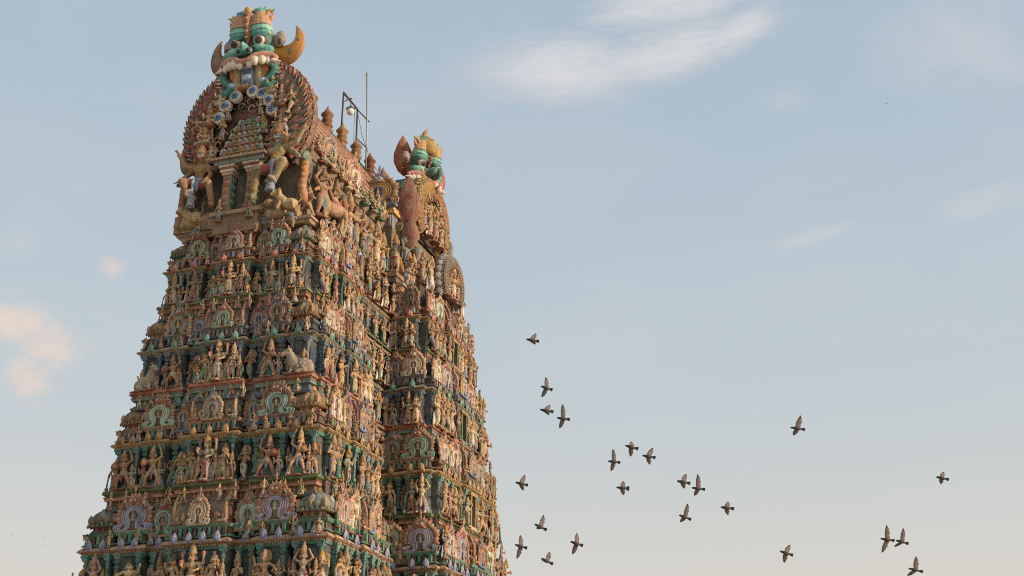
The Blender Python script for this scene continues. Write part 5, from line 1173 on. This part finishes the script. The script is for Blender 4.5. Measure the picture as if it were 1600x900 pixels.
# ================================================================= light
SUN_EL = R_(13); sun_dir_u = R_(-18.6 - .5)       # world angle of the horizontal sun direction
sd = Vector((math.cos(sun_dir_u) * math.cos(SUN_EL), math.sin(sun_dir_u) * math.cos(SUN_EL), math.sin(SUN_EL)))
sl = bpy.data.lights.new('sun', 'SUN'); sl.energy = 3.9; sl.angle = R_(2.5); sl.color = (1, .78, .59)
so = bpy.data.objects.new('sun', sl); C.objects.link(so); so.rotation_euler = sd.to_track_quat('Z', 'Y').to_euler(); so.location = (60, 0, 60)
w = bpy.data.worlds.new('World'); S.world = w; w.use_nodes = True; nt = w.node_tree; N = nt.nodes; Lk = nt.links; N.clear()
out = N.new('ShaderNodeOutputWorld'); bg = N.new('ShaderNodeBackground'); Lk.new(bg.outputs[0], out.inputs[0])
sky = N.new('ShaderNodeTexSky'); sky.sky_type = 'NISHITA'; sky.sun_disc = False; sky.sun_elevation = SUN_EL; sky.sun_rotation = PI / 2 - sun_dir_u; sky.altitude = 100; sky.air_density = 1.0; sky.dust_density = 2.5; sky.ozone_density = 1.0
STR = .12
bg.inputs[1].default_value = STR
tc = N.new('ShaderNodeTexCoord'); sep = N.new('ShaderNodeSeparateXYZ'); Lk.new(tc.outputs['Generated'], sep.inputs[0])
def mth(op, a, b=None, cl=False):
    n = N.new('ShaderNodeMath'); n.operation = op; n.use_clamp = cl
    for i, q in enumerate((a, b)):
        if q is None: continue
        if hasattr(q, 'is_output'): Lk.new(q, n.inputs[i])
        else: n.inputs[i].default_value = q
    return n.outputs[0]
az = mth('ARCTAN2', sep.outputs[0], sep.outputs[1]); el = mth('ARCSINE', sep.outputs[2])
def wmix(f, a, b_, bt='MIX'):
    n = N.new('ShaderNodeMix'); n.data_type = 'RGBA'; n.blend_type = bt
    for i, q in ((0, f), (6, a), (7, b_)):
        if hasattr(q, 'is_output'): Lk.new(q, n.inputs[i])
        else: n.inputs[i].default_value = q
    return n.outputs[2]
# thin evening haze over the clear sky: colours per elevation
ramp = N.new('ShaderNodeValToRGB'); mr = N.new('ShaderNodeMapRange'); mr.inputs[1].default_value = R_(4); mr.inputs[2].default_value = R_(40); Lk.new(el, mr.inputs[0]); Lk.new(mr.outputs[0], ramp.inputs[0])
def s2(r, g, b_): return tuple(x / STR for x in c('%02x%02x%02x' % (r, g, b_))[:3]) + (1,)
cr = ramp.color_ramp; stops = [(0.0, (219, 205, 193)), (.15, (210, 207, 199)), (.26, (195, 203, 203)), (.40, (182, 198, 206)), (.55, (173, 193, 206)), (.72, (163, 186, 203)), (1., (148, 175, 198))]
cr.elements[0].position = stops[0][0]; cr.elements[0].color = s2(*stops[0][1]); cr.elements[1].position = 1; cr.elements[1].color = s2(*stops[-1][1])
for p, q in stops[1:-1]: e = cr.elements.new(p); e.color = s2(*q)
base = wmix(.9, sky.outputs[0], ramp.outputs[0])
def noise(scale, detail, sx, sy, sz, rough=.6, dist=0.):
    v = N.new('ShaderNodeVectorMath'); v.operation = 'MULTIPLY'; v.inputs[1].default_value = (sx, sy, sz); Lk.new(tc.outputs['Generated'], v.inputs[0])
    n = N.new('ShaderNodeTexNoise'); n.inputs['Scale'].default_value = scale; n.inputs['Detail'].default_value = detail; n.inputs['Roughness'].default_value = rough; n.inputs['Distortion'].default_value = dist
    Lk.new(v.outputs[0], n.inputs['Vector']); return n.outputs[0]
def dirang(px, py):
    d = sight(px, py).normalized(); return math.atan2(d.x, d.y), math.asin(d.z)
def blob(px, py, rx, ry, rot, soft=.7):
    a0, e0 = dirang(px, py); k = 1 / 1861; ca, sa = math.cos(R_(rot)), math.sin(R_(rot)); ce = math.cos(e0)
    da = mth('MULTIPLY', mth('SUBTRACT', az, a0), ce); de = mth('SUBTRACT', el, e0)
    p = mth('DIVIDE', mth('ADD', mth('MULTIPLY', da, ca), mth('MULTIPLY', de, sa)), rx * k * .95)
    q = mth('DIVIDE', mth('SUBTRACT', mth('MULTIPLY', de, ca), mth('MULTIPLY', da, sa)), ry * k * .95)
    r = mth('SQRT', mth('ADD', mth('MULTIPLY', p, p), mth('MULTIPLY', q, q)))
    m = N.new('ShaderNodeMapRange'); m.interpolation_type = 'SMOOTHERSTEP'; m.inputs[1].default_value = 1.0 + soft * .4; m.inputs[2].default_value = 1 - soft; Lk.new(r, m.inputs[0]); return m.outputs[0]
nz = noise(9, 9, 1, 1, 1.8, .58, .6); nz2 = noise(16, 8, 1, 1, 1, .6, .4); nz3 = noise(3.5, 7, 1, 1, 3.2, .6, .5)
def shaped(mask, n, lo, hi, amt, amp=3.0):
    q = mth('MULTIPLY', mth('ADD', mth('MULTIPLY', mth('SUBTRACT', n, .5), amp), mth('ADD', mask, -.25)), mask); m = N.new('ShaderNodeMapRange'); m.interpolation_type = 'SMOOTHSTEP'; m.inputs[1].default_value = lo; m.inputs[2].default_value = hi; m.inputs[4].default_value = amt; Lk.new(q, m.inputs[0]); return m.outputs[0]
white = s2(219, 218, 217); peach = s2(229, 208, 195); pale = s2(205, 207, 210)
m1 = mth('MAXIMUM', mth('MAXIMUM', blob(900, 105, 230, 85, 2, 1.), blob(1040, 80, 240, 75, 12, 1.)), mth('MAXIMUM', blob(1150, 50, 120, 48, 26, 1.), blob(1040, 10, 210, 60, 3, 1.)))
nzw = noise(5.5, 10, 1, 1, 2.6, .62, .9)
nzc = noise(20, 12, 1, 1, 1.5, .66, .5)
fib = noise(26, 12, .8, .8, 5.5, .68, 1.2)
mixn = mth('ADD', mth('MULTIPLY', nzw, .62), mth('MULTIPLY', fib, .38))
col = wmix(shaped(m1, mixn, -.3, 1.05, .82, 2.6), base, white)
col = wmix(shaped(mth('MAXIMUM', mth('MAXIMUM', blob(25, 505, 90, 55, -10, 1.1), blob(78, 540, 85, 60, -20, 1.1)), blob(45, 590, 58, 60, 0, 1.1)), nzc, -.2, 1.05, .95, 2.7), col, peach)
col = wmix(shaped(blob(174, 420, 36, 30, 0, 1.1), nzc, -.1, 1.2, .75), col, peach)
col = wmix(shaped(mth('MAXIMUM', blob(30, 380, 70, 60, 0, 1.), blob(1500, 60, 340, 200, 10, 1.)), nz, 0., 1.2, .35), col, pale)
col = wmix(shaped(mth('MAXIMUM', blob(1280, 365, 120, 20, 10, 1.), mth('MAXIMUM', blob(1530, 320, 190, 40, 4, 1.), blob(1240, 155, 80, 40, 0, 1.))), nz, 0., 1.2, .4), col, pale)
m3 = N.new('ShaderNodeMapRange'); m3.inputs[1].default_value = .45; m3.inputs[2].default_value = .8; m3.inputs[4].default_value = .28; Lk.new(nz3, m3.inputs[0])
col = wmix(m3.outputs[0], col, pale)
# evening glow added round the low sun, outside the picture, to lift shadow fill
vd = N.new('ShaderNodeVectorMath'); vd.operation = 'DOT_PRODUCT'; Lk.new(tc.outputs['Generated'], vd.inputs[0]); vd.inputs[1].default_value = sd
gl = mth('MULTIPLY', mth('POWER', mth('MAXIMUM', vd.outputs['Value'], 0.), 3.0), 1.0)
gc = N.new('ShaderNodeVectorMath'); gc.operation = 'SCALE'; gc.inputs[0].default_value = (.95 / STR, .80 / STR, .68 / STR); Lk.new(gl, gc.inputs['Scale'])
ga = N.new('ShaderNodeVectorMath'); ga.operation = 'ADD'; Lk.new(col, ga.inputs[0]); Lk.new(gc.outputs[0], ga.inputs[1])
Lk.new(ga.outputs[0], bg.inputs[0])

S.render.engine = 'CYCLES'
S.view_settings.view_transform = 'Standard'; S.view_settings.look = 'None'; S.view_settings.exposure = 0.1; S.view_settings.gamma = 1
S.cycles.use_denoising = False; S.cycles.filter_width = 1.0; S.cycles.max_bounces = 5; S.cycles.diffuse_bounces = 3
import sys; print('COUNT', count, len(bpy.data.objects), sum(len(m.polygons) for m in bpy.data.meshes))
